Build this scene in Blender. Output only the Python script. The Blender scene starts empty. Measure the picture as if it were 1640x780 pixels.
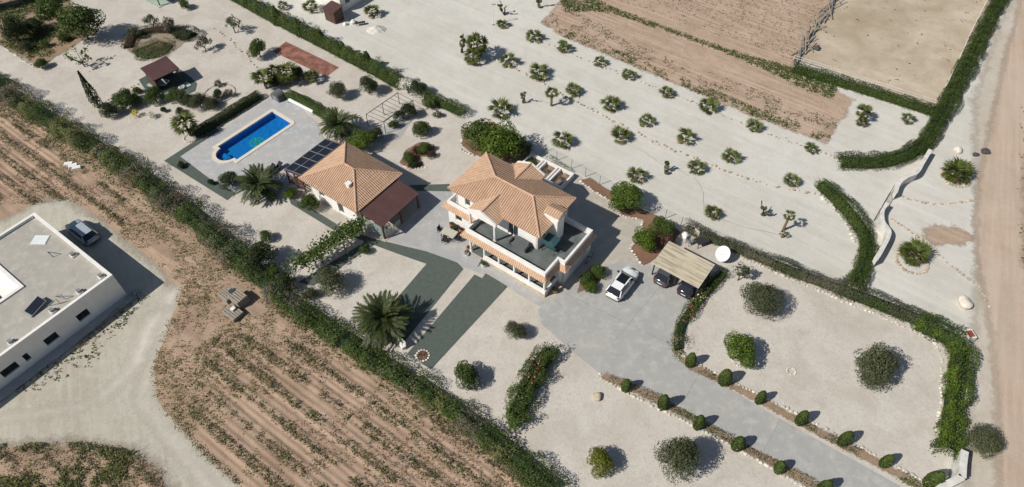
import bpy, bmesh, math, random
import numpy as np
from mathutils import Vector, Matrix
from mathutils.geometry import tessellate_polygon
R = math.radians
sc = bpy.context.scene
col = sc.collection
# ------------------------------------------------------------------ camera, sky, sun, exposure
CAMH, PITCH, FPX = 58.0, R(50.5), 1093.33          # drone height, depression, focal length in photo pixels
cd = bpy.data.cameras.new('camera'); cam = bpy.data.objects.new('camera', cd); col.objects.link(cam)
cam.location = (0, 0, CAMH); cam.rotation_euler = (R(90) - PITCH, 0, 0)
cd.lens = 24.0; cd.sensor_width = 36.0; cd.sensor_fit = 'HORIZONTAL'; cd.clip_end = 3000; cd.clip_start = 0.5
sc.camera = cam
SUN_AZ, SUN_EL = R(26), R(43.5)                     # direction the shadows fall (from +X), sun height
wd = bpy.data.worlds.new('World'); sc.world = wd; wd.use_nodes = True
nt = wd.node_tree; bg = nt.nodes['Background']
sky = nt.nodes.new('ShaderNodeTexSky'); sky.sky_type = 'NISHITA'; sky.sun_disc = False
sky.sun_elevation = SUN_EL; sky.sun_rotation = math.atan2(-math.cos(SUN_AZ), -math.sin(SUN_AZ))
sky.air_density = 1.0; sky.dust_density = 1.0
nt.links.new(sky.outputs[0], bg.inputs[0]); bg.inputs[1].default_value = 0.06
sl = bpy.data.lights.new('sun', 'SUN'); sl.energy = 4.3; sl.angle = R(0.53); sl.color = (1.0, 0.955, 0.885)
so = bpy.data.objects.new('sun', sl); col.objects.link(so)
sv = Vector((math.cos(SUN_EL)*math.cos(SUN_AZ), math.cos(SUN_EL)*math.sin(SUN_AZ), -math.sin(SUN_EL)))
so.rotation_euler = sv.to_track_quat('-Z', 'Y').to_euler(); so.location = (-60, -20, 90)
vs = sc.view_settings; vs.view_transform = 'Standard'; vs.look = 'None'; vs.gamma = 1.0; vs.exposure = 0.08
vs.use_curve_mapping = False

# ------------------------------------------------------------------ pixel -> place
CP, SP = math.cos(PITCH), math.sin(PITCH)
def G(x, y, h=0.0):
    dx = (x-820)/FPX; dv = -(y-390)/FPX
    dz = -SP + dv*CP; t = (CAMH-h)/-dz
    return Vector((dx*t, (CP+dv*SP)*t, h))
def GN(a): return np.array([G(*p)[:2] for p in a])
def mpp(x, y):
    g = G(x, y); return math.sqrt(g.y**2 + CAMH**2 + g.x**2*0)/FPX
def ang(a, b): d = b-a; return math.atan2(d.y, d.x)

# ------------------------------------------------------------------ materials
M = {}
def ramp2(nt, fac, c1, c2, p1=0.35, p2=0.65):
    r = nt.nodes.new('ShaderNodeValToRGB'); nt.links.new(fac, r.inputs[0])
    e = r.color_ramp.elements
    e[0].position = p1; e[1].position = p2
    e[0].color = (*c1, 1); e[1].color = (*c2, 1)
    return r.outputs[0]
def noise(nt, vec, scale, det=4, rough=0.6, dist=0.0):
    n = nt.nodes.new('ShaderNodeTexNoise'); n.inputs['Scale'].default_value = scale
    n.inputs['Detail'].default_value = det; n.inputs['Roughness'].default_value = rough
    n.inputs['Distortion'].default_value = dist
    nt.links.new(vec, n.inputs['Vector']); return n.outputs[0]
def mixc(nt, fac, a, b, mode='MIX'):
    m = nt.nodes.new('ShaderNodeMix'); m.data_type = 'RGBA'; m.blend_type = mode
    for i, v in ((0, fac), (6, a), (7, b)):
        if isinstance(v, (int, float)): m.inputs[i].default_value = v
        elif isinstance(v, tuple): m.inputs[i].default_value = (*v, 1)
        else: nt.links.new(v, m.inputs[i])
    return m.outputs[2]
def math_(nt, op, a, b=0.0, c=None, clamp=False):
    m = nt.nodes.new('ShaderNodeMath'); m.operation = op; m.use_clamp = clamp
    for i, v in enumerate((a, b) if c is None else (a, b, c)):
        if isinstance(v, (int, float)): m.inputs[i].default_value = v
        else: nt.links.new(v, m.inputs[i])
    return m.outputs[0]
def newmat(name):
    m = bpy.data.materials.new(name); m.use_nodes = True
    nt = m.node_tree; b = nt.nodes['Principled BSDF']; M[name] = m
    b.inputs['Specular IOR Level'].default_value = 0.25
    return m, nt, b
def coords(nt, rot=0.0, scale=(1, 1, 1), kind='Object'):
    t = nt.nodes.new('ShaderNodeTexCoord')
    mp = nt.nodes.new('ShaderNodeMapping'); mp.vector_type = 'TEXTURE'
    mp.inputs['Rotation'].default_value = (0, 0, -rot); mp.inputs['Scale'].default_value = tuple(1/q for q in scale)
    nt.links.new(t.outputs[kind], mp.inputs['Vector']); return mp.outputs[0]
def bump(nt, b, h, strength=0.3, dist=0.05):
    n = nt.nodes.new('ShaderNodeBump'); n.inputs['Strength'].default_value = strength; n.inputs['Distance'].default_value = dist
    nt.links.new(h, n.inputs['Height']); nt.links.new(n.outputs[0], b.inputs['Normal'])
def plain(name, c, rough=0.6, var=0.12, scale=1.5, metal=0.0, spec=0.3, tint=False, tvar=0.5):
    m, nt, b = newmat(name)
    v = coords(nt)
    c1 = tuple(x*(1-var) for x in c); c2 = tuple(min(1, x*(1+var)) for x in c)
    o = ramp2(nt, noise(nt, v, scale, 6), c1, c2)
    if tint:
        a = nt.nodes.new('ShaderNodeAttribute'); a.attribute_name = 'tint'
        f = math_(nt, 'MULTIPLY_ADD', a.outputs['Fac'], tvar, 1.0-tvar/2)
        o = mixc(nt, 1.0, o, f, 'MULTIPLY')
    nt.links.new(o, b.inputs['Base Color'])
    b.inputs['Roughness'].default_value = rough; b.inputs['Metallic'].default_value = metal
    b.inputs['Specular IOR Level'].default_value = spec
    return m
def soften(nt, b, amp=1.2, width=0.25):
    """speckled edge: the sheet thins out by its distance-to-edge attribute"""
    a = nt.nodes.new('ShaderNodeAttribute'); a.attribute_name = 'sd'
    v = coords(nt)
    n1 = noise(nt, v, 0.7, 6, 0.75)
    n2 = noise(nt, v, 6.0, 3, 0.7)
    s = math_(nt, 'MULTIPLY_ADD', n1, 2*amp, -amp)
    s = math_(nt, 'ADD', s, math_(nt, 'MULTIPLY_ADD', n2, amp, -amp*0.5))
    d = math_(nt, 'ADD', a.outputs['Fac'], s)
    mr = nt.nodes.new('ShaderNodeMapRange'); mr.inputs[1].default_value = -width; mr.inputs[2].default_value = width
    nt.links.new(d, mr.inputs[0])
    tr = nt.nodes.new('ShaderNodeBsdfTransparent'); mx = nt.nodes.new('ShaderNodeMixShader')
    nt.links.new(mr.outputs[0], mx.inputs[0]); nt.links.new(tr.outputs[0], mx.inputs[1]); nt.links.new(b.outputs[0], mx.inputs[2])
    nt.links.new(mx.outputs[0], nt.nodes['Material Output'].inputs['Surface'])
def gravel(name, c, warm, dark, tracks=None, soft=None, spk=0.5, stain=None):
    m, nt, b = newmat(name); v = coords(nt)
    big = noise(nt, v, 0.06, 6, 0.6, 0.8)
    o = ramp2(nt, big, c, warm, 0.36, 0.66)
    mid = noise(nt, v, 0.35, 8, 0.72, 0.5)
    o = mixc(nt, math_(nt, 'MULTIPLY', ramp2(nt, mid, (0, 0, 0), (1, 1, 1), 0.46, 0.72), 0.5), o, dark)
    o = mixc(nt, math_(nt, 'MULTIPLY', ramp2(nt, noise(nt, coords(nt, 0.6, (1, 1.3, 1)), 0.8, 8, 0.75, 1.0), (0, 0, 0), (1, 1, 1), 0.54, 0.74), 0.4), o, tuple(min(.85, x*1.2) for x in c))
    sp = noise(nt, v, 5.5, 3, 0.85)
    o = mixc(nt, math_(nt, 'MULTIPLY', ramp2(nt, sp, (1, 1, 1), (0, 0, 0), 0.30, 0.50), spk), o, dark)
    sp2 = noise(nt, coords(nt, 1.1), 2.6, 5, 0.85)
    o = mixc(nt, math_(nt, 'MULTIPLY', ramp2(nt, sp2, (0, 0, 0), (1, 1, 1), 0.52, 0.66), spk*0.75), o, tuple(x*0.85 for x in dark))
    o = mixc(nt, math_(nt, 'MULTIPLY', ramp2(nt, noise(nt, coords(nt, 2.0), 1.7, 6, 0.85), (0, 0, 0), (1, 1, 1), 0.53, 0.66), spk*0.7), o, tuple(min(.85, x*1.25) for x in c))
    o = mixc(nt, math_(nt, 'MULTIPLY', ramp2(nt, noise(nt, coords(nt, 0.3), 0.16, 4, 0.6, 1.0), (0, 0, 0), (1, 1, 1), 0.48, 0.68), 0.45), o, tuple(x*1.1 for x in dark))
    if stain:
        o = mixc(nt, math_(nt, 'MULTIPLY', ramp2(nt, noise(nt, coords(nt, 1.7), 0.09, 8, 0.7, 0.8), (0, 0, 0), (1, 1, 1), 0.54, 0.70), 0.6), o, stain)
    if tracks:
        rot, amt = tracks
        for sc_, am in ((1.1, 0.6), (3.1, 0.5)):
            w = noise(nt, coords(nt, rot, (0.03, 0.6, 1)), sc_, 5, 0.6, 0.35)
            o = mixc(nt, math_(nt, 'MULTIPLY', ramp2(nt, w, (0, 0, 0), (1, 1, 1), 0.47, 0.66), amt*am), o, tuple(min(.85, x*1.2) for x in c))
    nt.links.new(o, b.inputs['Base Color']); b.inputs['Roughness'].default_value = 0.95
    b.inputs['Specular IOR Level'].default_value = 0.1
    bump(nt, b, sp2, 0.5, 0.06)
    if soft: soften(nt, b, *soft)
    return m
def soil(name, c1, c2, straw, rot=None, soft=(1.2, 0.25), straw_amt=0.5):
    m, nt, b = newmat(name); v = coords(nt)
    o = ramp2(nt, noise(nt, v, 0.18, 6, 0.65), c1, c2, 0.36, 0.64)
    n2 = noise(nt, v, 1.1, 8, 0.72)
    o = mixc(nt, math_(nt, 'MULTIPLY', ramp2(nt, n2, (0, 0, 0), (1, 1, 1), 0.50, 0.66), straw_amt), o, straw)
    n3 = noise(nt, v, 5.0, 4, 0.8)
    o = mixc(nt, math_(nt, 'MULTIPLY', ramp2(nt, n3, (1, 1, 1), (0, 0, 0), 0.33, 0.47), 0.55), o, tuple(x*0.55 for x in c1))
    if rot is not None:
        w = noise(nt, coords(nt, rot, (0.05, 1, 1)), 2.2, 4, 0.6)
        o = mixc(nt, math_(nt, 'MULTIPLY', ramp2(nt, w, (0, 0, 0), (1, 1, 1), 0.45, 0.62), 0.45), o, tuple(x*1.25 for x in c2))
    nt.links.new(o, b.inputs['Base Color']); b.inputs['Roughness'].default_value = 0.97
    b.inputs['Specular IOR Level'].default_value = 0.05
    bump(nt, b, n2, 0.8, 0.12)
    if soft: soften(nt, b, *soft)
    return m
def leafmat(name, c, var=0.35, hue=(1.25, 1.1, 0.7), trans=0.25):
    m, nt, b = newmat(name)
    a = nt.nodes.new('ShaderNodeAttribute'); a.attribute_name = 'tint'
    oi = nt.nodes.new('ShaderNodeObjectInfo')
    f = math_(nt, 'ADD', math_(nt, 'MULTIPLY', a.outputs['Fac'], 0.75), math_(nt, 'MULTIPLY', oi.outputs['Random'], 0.25))
    lo = tuple(x*(1-var) for x in c); hi = tuple(min(1, x*(1+var*h)) for x, h in zip(c, (1.5, 1.2, 0.6)))
    o = ramp2(nt, f, lo, hi, 0.05, 0.95)
    nt.links.new(o, b.inputs['Base Color']); b.inputs['Roughness'].default_value = 0.55
    b.inputs['Specular IOR Level'].default_value = 0.3
    t = nt.nodes.new('ShaderNodeBsdfTranslucent'); nt.links.new(o, t.inputs[0])
    mx = nt.nodes.new('ShaderNodeMixShader'); mx.inputs[0].default_value = trans
    nt.links.new(b.outputs[0], mx.inputs[1]); nt.links.new(t.outputs[0], mx.inputs[2])
    nt.links.new(mx.outputs[0], nt.nodes['Material Output'].inputs['Surface'])
    return m
def glass(name, c, rough=0.05, alpha=1.0):
    m, nt, b = newmat(name)
    b.inputs['Base Color'].default_value = (*c, 1); b.inputs['Roughness'].default_value = rough
    b.inputs['Specular IOR Level'].default_value = 0.6; b.inputs['Alpha'].default_value = alpha
    return m

ROWA = ang(G(443, 537), G(677, 707))                # direction of the vine rows
TRKA = ang(G(860, 90), G(1260, 262))                # direction of the gravel drive
ROADA = ang(G(1600, 700), G(1606, 100))
gravel('white_gravel', (0.60, 0.583, 0.53), (0.545, 0.525, 0.47), (0.44, 0.415, 0.355), (-TRKA, 0.38), None, 0.42, (0.52, 0.47, 0.39))
gravel('beige_gravel', (0.545, 0.505, 0.445), (0.59, 0.555, 0.495), (0.37, 0.325, 0.265), None, None, 0.55)
gravel('track_gravel', (0.50, 0.475, 0.40), (0.43, 0.40, 0.33), (0.33, 0.30, 0.235), (R(65), 0.5), (1.5, 0.8), 0.6, (0.40, 0.33, 0.24))
gravel('pale_track', (0.65, 0.61, 0.52), (0.62, 0.58, 0.49), (0.54, 0.50, 0.42), None, (0.9, 1.0), 0.3)
gravel('arena_sand', (0.38, 0.31, 0.22), (0.60, 0.52, 0.41), (0.30, 0.23, 0.155), (R(20), 0.2), (0.5, 0.3), 0.3)
gravel('road_dirt', (0.50, 0.40, 0.315), (0.46, 0.375, 0.30), (0.38, 0.28, 0.20), (-ROADA, 0.75), (0.9, 0.5), 0.3)
gravel('verge_gravel', (0.55, 0.515, 0.45), (0.50, 0.45, 0.37), (0.40, 0.33, 0.25), None, (1.5, 0.6), 0.4)
soil('vineyard_soil', (0.31, 0.215, 0.150), (0.41, 0.295, 0.215), (0.27, 0.23, 0.155), -ROWA, (1.0, 0.25))
soil('field_soil', (0.36, 0.262, 0.19), (0.46, 0.345, 0.262), (0.30, 0.245, 0.165), -TRKA, (1.2, 0.3), 0.65)
soil('bed_soil', (0.20, 0.115, 0.075), (0.26, 0.16, 0.11), (0.16, 0.11, 0.07), None, (0.25, 0.1), 0.4)
soil('tan_bed', (0.27, 0.22, 0.165), (0.33, 0.28, 0.21), (0.17, 0.16, 0.09), None, (0.8, 0.25), 0.6)
soil('garden_soil', (0.30, 0.21, 0.145), (0.36, 0.26, 0.18), (0.16, 0.16, 0.08), None, (0.8, 0.25), 0.6)
def concrete(name, c, blue):
    m, nt, b = newmat(name); v = coords(nt)
    o = ramp2(nt, noise(nt, v, 0.22, 7, 0.65, 0.8), c, blue, 0.38, 0.66)
    o = mixc(nt, math_(nt, 'MULTIPLY', ramp2(nt, noise(nt, v, 0.9, 8, 0.72, 0.2), (0, 0, 0), (1, 1, 1), 0.48, 0.70), 0.75), o, tuple(x*1.32 for x in c))
    o = mixc(nt, math_(nt, 'MULTIPLY', ramp2(nt, noise(nt, v, 0.6, 8, 0.75, 1.5), (0, 0, 0), (1, 1, 1), 0.56, 0.72), 0.55), o, tuple(x*0.70 for x in blue))
    o = mixc(nt, math_(nt, 'MULTIPLY', ramp2(nt, noise(nt, v, 9, 3, 0.8), (1, 1, 1), (0, 0, 0), 0.3, 0.45), 0.25), o, tuple(x*0.65 for x in c))
    nt.links.new(o, b.inputs['Base Color']); b.inputs['Roughness'].default_value = 0.85
concrete('drive_concrete', (0.385, 0.375, 0.345), (0.35, 0.352, 0.338))
concrete('patio_concrete', (0.40, 0.385, 0.365), (0.345, 0.36, 0.365))
concrete('deck_concrete', (0.43, 0.415, 0.395), (0.375, 0.39, 0.40))
concrete('pale_paving', (0.44, 0.405, 0.345), (0.41, 0.375, 0.32))
concrete('roof_screed', (0.40, 0.375, 0.325), (0.36, 0.34, 0.30))
plain('joint_grey', (0.29, 0.285, 0.27), 0.9, 0.2, 2)
plain('turf_green', (0.095, 0.115, 0.100), 0.95, 0.09, 2.5, spec=0.05)
plain('terrace_grey', (0.125, 0.14, 0.135), 0.9, 0.22, 0.9, spec=0.1)
plain('white_paint', (0.78, 0.76, 0.72), 0.8, 0.06, 1.2)
plain('weathered_wall', (0.62, 0.60, 0.55), 0.85, 0.15, 1.5)
plain('white_trim', (0.76, 0.74, 0.70), 0.7, 0.05, 2)
plain('base_stone', (0.50, 0.42, 0.32), 0.9, 0.15, 2.5)
plain('roof_tile', (0.54, 0.36, 0.24), 0.8, 0.08, 0.6, tint=True, tvar=0.14)
plain('tile_channel', (0.34, 0.20, 0.135), 0.9, 0.15, 2)  # dirtier channel tiles, also darkened to paint in shade between the tile columns
plain('ridge_tile', (0.52, 0.34, 0.225), 0.8, 0.12, 2.0)
plain('brown_metal', (0.10, 0.052, 0.048), 0.5, 0.12, 1.0)
plain('brown_wood', (0.10, 0.055, 0.04), 0.7, 0.25, 3.0)
plain('solar_cell', (0.014, 0.018, 0.028), 0.25, 0.2, 4, spec=0.2)
plain('aluminium', (0.55, 0.56, 0.58), 0.35, 0.05, 2, metal=0.7)
plain('dark_metal', (0.035, 0.035, 0.037), 0.5, 0.1, 3)
plain('grey_metal', (0.30, 0.31, 0.31), 0.45, 0.1, 3, metal=0.3)
plain('black_rubber', (0.02, 0.02, 0.02), 0.9, 0.1, 3)
plain('car_white', (0.78, 0.79, 0.79), 0.18, 0.02, 1, spec=0.5)
plain('car_grey', (0.075, 0.082, 0.088), 0.18, 0.05, 1, spec=0.6)
plain('car_navy', (0.022, 0.026, 0.045), 0.16, 0.05, 1, spec=0.6)
plain('car_silver', (0.36, 0.42, 0.46), 0.22, 0.03, 1, spec=0.6)
plain('lamp_red', (0.16, 0.012, 0.012), 0.25, 0.05, 1)
plain('lamp_clear', (0.6, 0.6, 0.6), 0.15, 0.05, 1, spec=0.6)
glass('dark_glass', (0.012, 0.015, 0.018), 0.06)
glass('window_glass', (0.03, 0.04, 0.045), 0.08)
glass('green_glass', (0.42, 0.52, 0.48), 0.08, 0.45)
plain('cream_sheet', (0.56, 0.48, 0.33), 0.7, 0.06, 0.5)
plain('rust_stain', (0.22, 0.175, 0.12), 0.9, 0.3, 3.0)
plain('pale_stone', (0.60, 0.55, 0.47), 0.9, 0.15, 3, tint=True)
plain('tan_stone', (0.46, 0.38, 0.29), 0.9, 0.15, 3, tint=True)
plain('dark_rock', (0.07, 0.07, 0.075), 0.8, 0.3, 2)
plain('bark', (0.13, 0.095, 0.065), 0.95, 0.3, 5)
plain('palm_bark', (0.19, 0.125, 0.075), 0.95, 0.3, 5)
plain('pallet_wood', (0.32, 0.275, 0.22), 0.9, 0.2, 4)
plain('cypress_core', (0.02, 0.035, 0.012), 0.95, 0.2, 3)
plain('pool_coping', (0.66, 0.60, 0.49), 0.75, 0.06, 2)
plain('red_paving', (0.25, 0.115, 0.085), 0.9, 0.4, 0.9)
plain('pale_green_concrete', (0.36, 0.44, 0.37), 0.85, 0.12, 1)
plain('turquoise_cloth', (0.025, 0.07, 0.078), 0.8, 0.12, 2)
plain('beige_cloth', (0.47, 0.45, 0.37), 0.85, 0.08, 3)
plain('grey_cloth', (0.12, 0.125, 0.13), 0.9, 0.15, 3)
plain('black_cloth', (0.022, 0.023, 0.026), 0.85, 0.15, 3)
plain('terracotta', (0.42, 0.18, 0.09), 0.8, 0.1, 3)
plain('reel_white', (0.70, 0.74, 0.74), 0.6, 0.05, 2)
plain('net_green', (0.03, 0.22, 0.11), 0.8, 0.1, 1)
plain('sign_red', (0.33, 0.07, 0.04), 0.6, 0.15, 2)
plain('white_flower', (0.75, 0.72, 0.60), 0.7, 0.1, 3)
plain('pink_flower', (0.55, 0.16, 0.17), 0.7, 0.2, 3)
plain('yellow_flower', (0.60, 0.50, 0.03), 0.7, 0.1, 3)
leafmat('leaf_olive', (0.09, 0.1084, 0.0569), 0.4)
leafmat('leaf_green', (0.0643, 0.1056, 0.0239), 0.45)
leafmat('leaf_bright', (0.0918, 0.1515, 0.0184), 0.4)
leafmat('leaf_yellow', (0.15, 0.17, 0.022), 0.35)
leafmat('leaf_dark', (0.0369, 0.0574, 0.0213), 0.4)
leafmat('leaf_hedge', (0.0606, 0.0964, 0.0202), 0.45)
leafmat('leaf_grey', (0.14, 0.135, 0.10), 0.35)
leafmat('leaf_dry', (0.25, 0.20, 0.13), 0.35)
leafmat('leaf_palm', (0.0688, 0.0937, 0.0235), 0.6)
leafmat('leaf_date', (0.0508, 0.0722, 0.0246), 0.45)
leafmat('leaf_weed', (0.15, 0.17, 0.065), 0.5)
leafmat('leaf_brown', (0.13, 0.095, 0.05), 0.3)
leafmat('leaf_red', (0.10, 0.055, 0.04), 0.4)
# pool: tiled basin and a clear water sheet with a mirror skin
m, nt, b = newmat('pool_tile')
v = coords(nt); br = nt.nodes.new('ShaderNodeTexBrick'); br.offset = 0; br.inputs['Scale'].default_value = 6
br.inputs['Color1'].default_value = (0.010, 0.20, 0.50, 1); br.inputs['Color2'].default_value = (0.012, 0.225, 0.54, 1); br.inputs['Mortar'].default_value = (0.016, 0.25, 0.55, 1)
br.inputs['Brick Width'].default_value = 0.5; br.inputs['Row Height'].default_value = 0.5
nt.links.new(v, br.inputs['Vector']); nt.links.new(br.outputs[0], b.inputs['Base Color'])
m, nt, b = newmat('pool_water')
tr = nt.nodes.new('ShaderNodeBsdfTransparent'); tr.inputs[0].default_value = (0.72, 0.92, 1.0, 1)
gl = nt.nodes.new('ShaderNodeBsdfGlossy'); gl.inputs['Roughness'].default_value = 0.04
fr = nt.nodes.new('ShaderNodeFresnel'); fr.inputs[0].default_value = 1.33
bn = nt.nodes.new('ShaderNodeBump'); bn.inputs['Strength'].default_value = 0.5; bn.inputs['Distance'].default_value = 0.05
nt.links.new(noise(nt, coords(nt), 1.6, 3), bn.inputs['Height']); nt.links.new(bn.outputs[0], gl.inputs['Normal']); nt.links.new(bn.outputs[0], fr.inputs['Normal'])
mx = nt.nodes.new('ShaderNodeMixShader'); nt.links.new(fr.outputs[0], mx.inputs[0]); nt.links.new(tr.outputs[0], mx.inputs[1]); nt.links.new(gl.outputs[0], mx.inputs[2])
nt.links.new(mx.outputs[0], nt.nodes['Material Output'].inputs['Surface'])
plain('mosaic_green', (0.05, 0.42, 0.30), 0.5, 0.1, 3)

# ------------------------------------------------------------------ mesh helpers
def link(name, me, parent=None, loc=(0, 0, 0), rot=(0, 0, 0), scale=(1, 1, 1)):
    o = bpy.data.objects.new(name, me); col.objects.link(o); o.parent = parent
    o.location = loc; o.rotation_euler = rot; o.scale = scale if hasattr(scale, '__len__') else (scale,)*3
    return o
def tag(o, label, cat, group=None):
    o['label'] = label; o['category'] = cat
    if group: o['group'] = group
    return o
def thing(name, label, cat, loc=(0, 0, 0), rz=0.0, group=None, scale=1.0):
    return tag(link(name, None, None, loc, (0, 0, rz), scale), label, cat, group)
class MB:
    def __init__(s): s.v = []; s.f = []; s.t = []
    def add(s, vs, fs, tint=0.5):
        n = len(s.v); s.v += [tuple(x) for x in vs]; s.f += [tuple(i+n for i in f) for f in fs]; s.t += [tint]*len(fs); return s
    def box(s, x0, x1, y0, y1, z0, z1):
        return s.add([(x0,y0,z0),(x1,y0,z0),(x1,y1,z0),(x0,y1,z0),(x0,y0,z1),(x1,y0,z1),(x1,y1,z1),(x0,y1,z1)],
                     [(3,2,1,0),(4,5,6,7),(0,1,5,4),(1,2,6,5),(2,3,7,6),(3,0,4,7)])
    def bar(s, a, b, w, h=None):
        a, b = Vector(a), Vector(b); d = (b-a).normalized(); h = h or w
        up = Vector((0, 0, 1)) if abs(d.z) < 0.95 else Vector((1, 0, 0))
        x = d.cross(up).normalized()*w/2; y = x.cross(d).normalized()*h/2
        p = [a-x-y, a+x-y, a+x+y, a-x+y, b-x-y, b+x-y, b+x+y, b-x+y]
        return s.add(p, [(0,1,2,3),(7,6,5,4),(0,4,5,1),(1,5,6,2),(2,6,7,3),(3,7,4,0)])
    def prism(s, poly, z0, z1):
        n = len(poly); lo = [(p[0], p[1], z0) for p in poly]; hi = [(p[0], p[1], z1) for p in poly]
        return s.add(lo+hi, [tuple(range(n-1, -1, -1)), tuple(range(n, 2*n))]+[(i, (i+1) % n, n+(i+1) % n, n+i) for i in range(n)])
    def tube(s, pts, rad, n=8, cap=True):
        rings = []; pts = [Vector(p) for p in pts]
        for i, p in enumerate(pts):
            d = (pts[min(i+1, len(pts)-1)]-pts[max(i-1, 0)]).normalized()
            up = Vector((0, 0, 1)) if abs(d.z) < 0.9 else Vector((1, 0, 0))
            x = d.cross(up).normalized(); y = x.cross(d)
            r = rad[i] if hasattr(rad, '__len__') else rad
            rings.append([p+(x*math.cos(2*math.pi*k/n)+y*math.sin(2*math.pi*k/n))*r for k in range(n)])
        vs = [q for r in rings for q in r]; m = len(rings)
        fs = [(i*n+k, i*n+(k+1) % n, (i+1)*n+(k+1) % n, (i+1)*n+k) for i in range(m-1) for k in range(n)]
        if cap: fs += [tuple(range(n-1, -1, -1)), tuple((m-1)*n+k for k in range(n))]
        return s.add(vs, fs)
    def rock(s, c, r, rnd, sq=0.7):
        ph = rnd.random()*6
        vs = []
        for z, rr in ((-0.3, 0.85), (0.35, 1.0), (0.85, 0.55)):
            for k in range(6):
                a = ph+k*math.pi/3; q = rr*(0.75+0.5*rnd.random())*r
                vs.append((c[0]+math.cos(a)*q, c[1]+math.sin(a)*q*sq, c[2]+z*r*0.75))
        fs = [(i*6+k, i*6+(k+1) % 6, i*6+6+(k+1) % 6, i*6+6+k) for i in range(2) for k in range(6)]+[tuple(range(12, 18)), tuple(range(5, -1, -1))]
        return s.add(vs, fs, rnd.random())
    def mesh(s, name, mat, smooth=False):
        me = bpy.data.meshes.new(name); me.from_pydata(s.v, [], s.f); me.materials.append(M[mat])
        a = me.attributes.new('tint', 'FLOAT', 'FACE'); a.data.foreach_set('value', s.t)
        if smooth: me.polygons.foreach_set('use_smooth', [True]*len(me.polygons))
        me.update(); return me
    def build(s, name, mat, parent=None, loc=(0, 0, 0), rot=(0, 0, 0), smooth=False):
        return link(name, s.mesh(name, mat, smooth), parent, loc, rot)
def quads(name, V, tint, mat):
    V = np.asarray(V, np.float32).reshape(-1, 3); n = len(V)//4
    me = bpy.data.meshes.new(name); me.vertices.add(4*n); me.vertices.foreach_set('co', V.ravel())
    me.loops.add(4*n); me.loops.foreach_set('vertex_index', np.arange(4*n, dtype=np.int32))
    me.polygons.add(n); me.polygons.foreach_set('loop_start', np.arange(0, 4*n, 4, dtype=np.int32))
    me.materials.append(M[mat]); me.update(calc_edges=True)
    a = me.attributes.new('tint', 'FLOAT', 'FACE'); a.data.foreach_set('value', np.asarray(tint, np.float32))
    return me
def sheet(name, pts, z, mat, hole=None, jitter=0.0, seed=1, px=True):
    P = GN(pts) if px else np.array(pts)
    if jitter:
        rg = np.random.default_rng(seed); out = []
        for a, b2 in zip(P, np.roll(P, -1, 0)):
            L = np.linalg.norm(b2-a); k = max(1, int(L/0.6)); nrm = np.array([-(b2-a)[1], (b2-a)[0]])/max(L, 1e-6)
            for i in range(k): out.append(a+(b2-a)*i/k+nrm*rg.normal()*jitter*(0 if i == 0 else 1))
        P = np.array(out)
    loops = [[Vector((p[0], p[1], z)) for p in P]]
    if hole is not None: loops.append([Vector((p[0], p[1], z)) for p in hole])
    allv = [p for l in loops for p in l]; tris = tessellate_polygon(loops)
    me = bpy.data.meshes.new(name)
    fs = []
    for t in tris:
        a, b2, c = (allv[i] for i in t)
        fs.append(tuple(t) if (b2-a).cross(c-a).z > 0 else tuple(reversed(t)))
    me.from_pydata([tuple(p) for p in allv], [], fs); me.materials.append(M[mat]); me.update()
    o = link(name, me); o['kind'] = 'structure'; return o
def sdist(P, poly):
    """signed distance to a polygon, positive inside"""
    d = np.full(len(P), 1e9); ins = np.zeros(len(P), bool)
    for a, b2 in zip(poly, np.roll(poly, -1, 0)):
        e = b2-a; w = P-a; t = np.clip((w@e)/max(e@e, 1e-9), 0, 1)
        d = np.minimum(d, np.hypot(*(w-t[:, None]*e).T))
        c = ((a[1] <= P[:, 1]) & (b2[1] > P[:, 1])) | ((b2[1] <= P[:, 1]) & (a[1] > P[:, 1]))
        xi = a[0]+(P[:, 1]-a[1])/(e[1] if abs(e[1]) > 1e-9 else 1e-9)*e[0]
        ins ^= c & (P[:, 0] < xi)
    return np.where(ins, d, -d)
def vnoise(P, s, seed=0):
    """cheap smooth value noise"""
    q = P*s; i = np.floor(q).astype(np.int64); f = q-i; f = f*f*(3-2*f)
    def h(x, y): return (((x*374761393+y*668265263+seed*982451653) ^ (x*1274126177+y*97)) % 1000003)/1000003.0
    x, y = i[:, 0], i[:, 1]
    return (h(x, y)*(1-f[:, 0])+h(x+1, y)*f[:, 0])*(1-f[:, 1])+(h(x, y+1)*(1-f[:, 0])+h(x+1, y+1)*f[:, 0])*f[:, 1]
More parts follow.
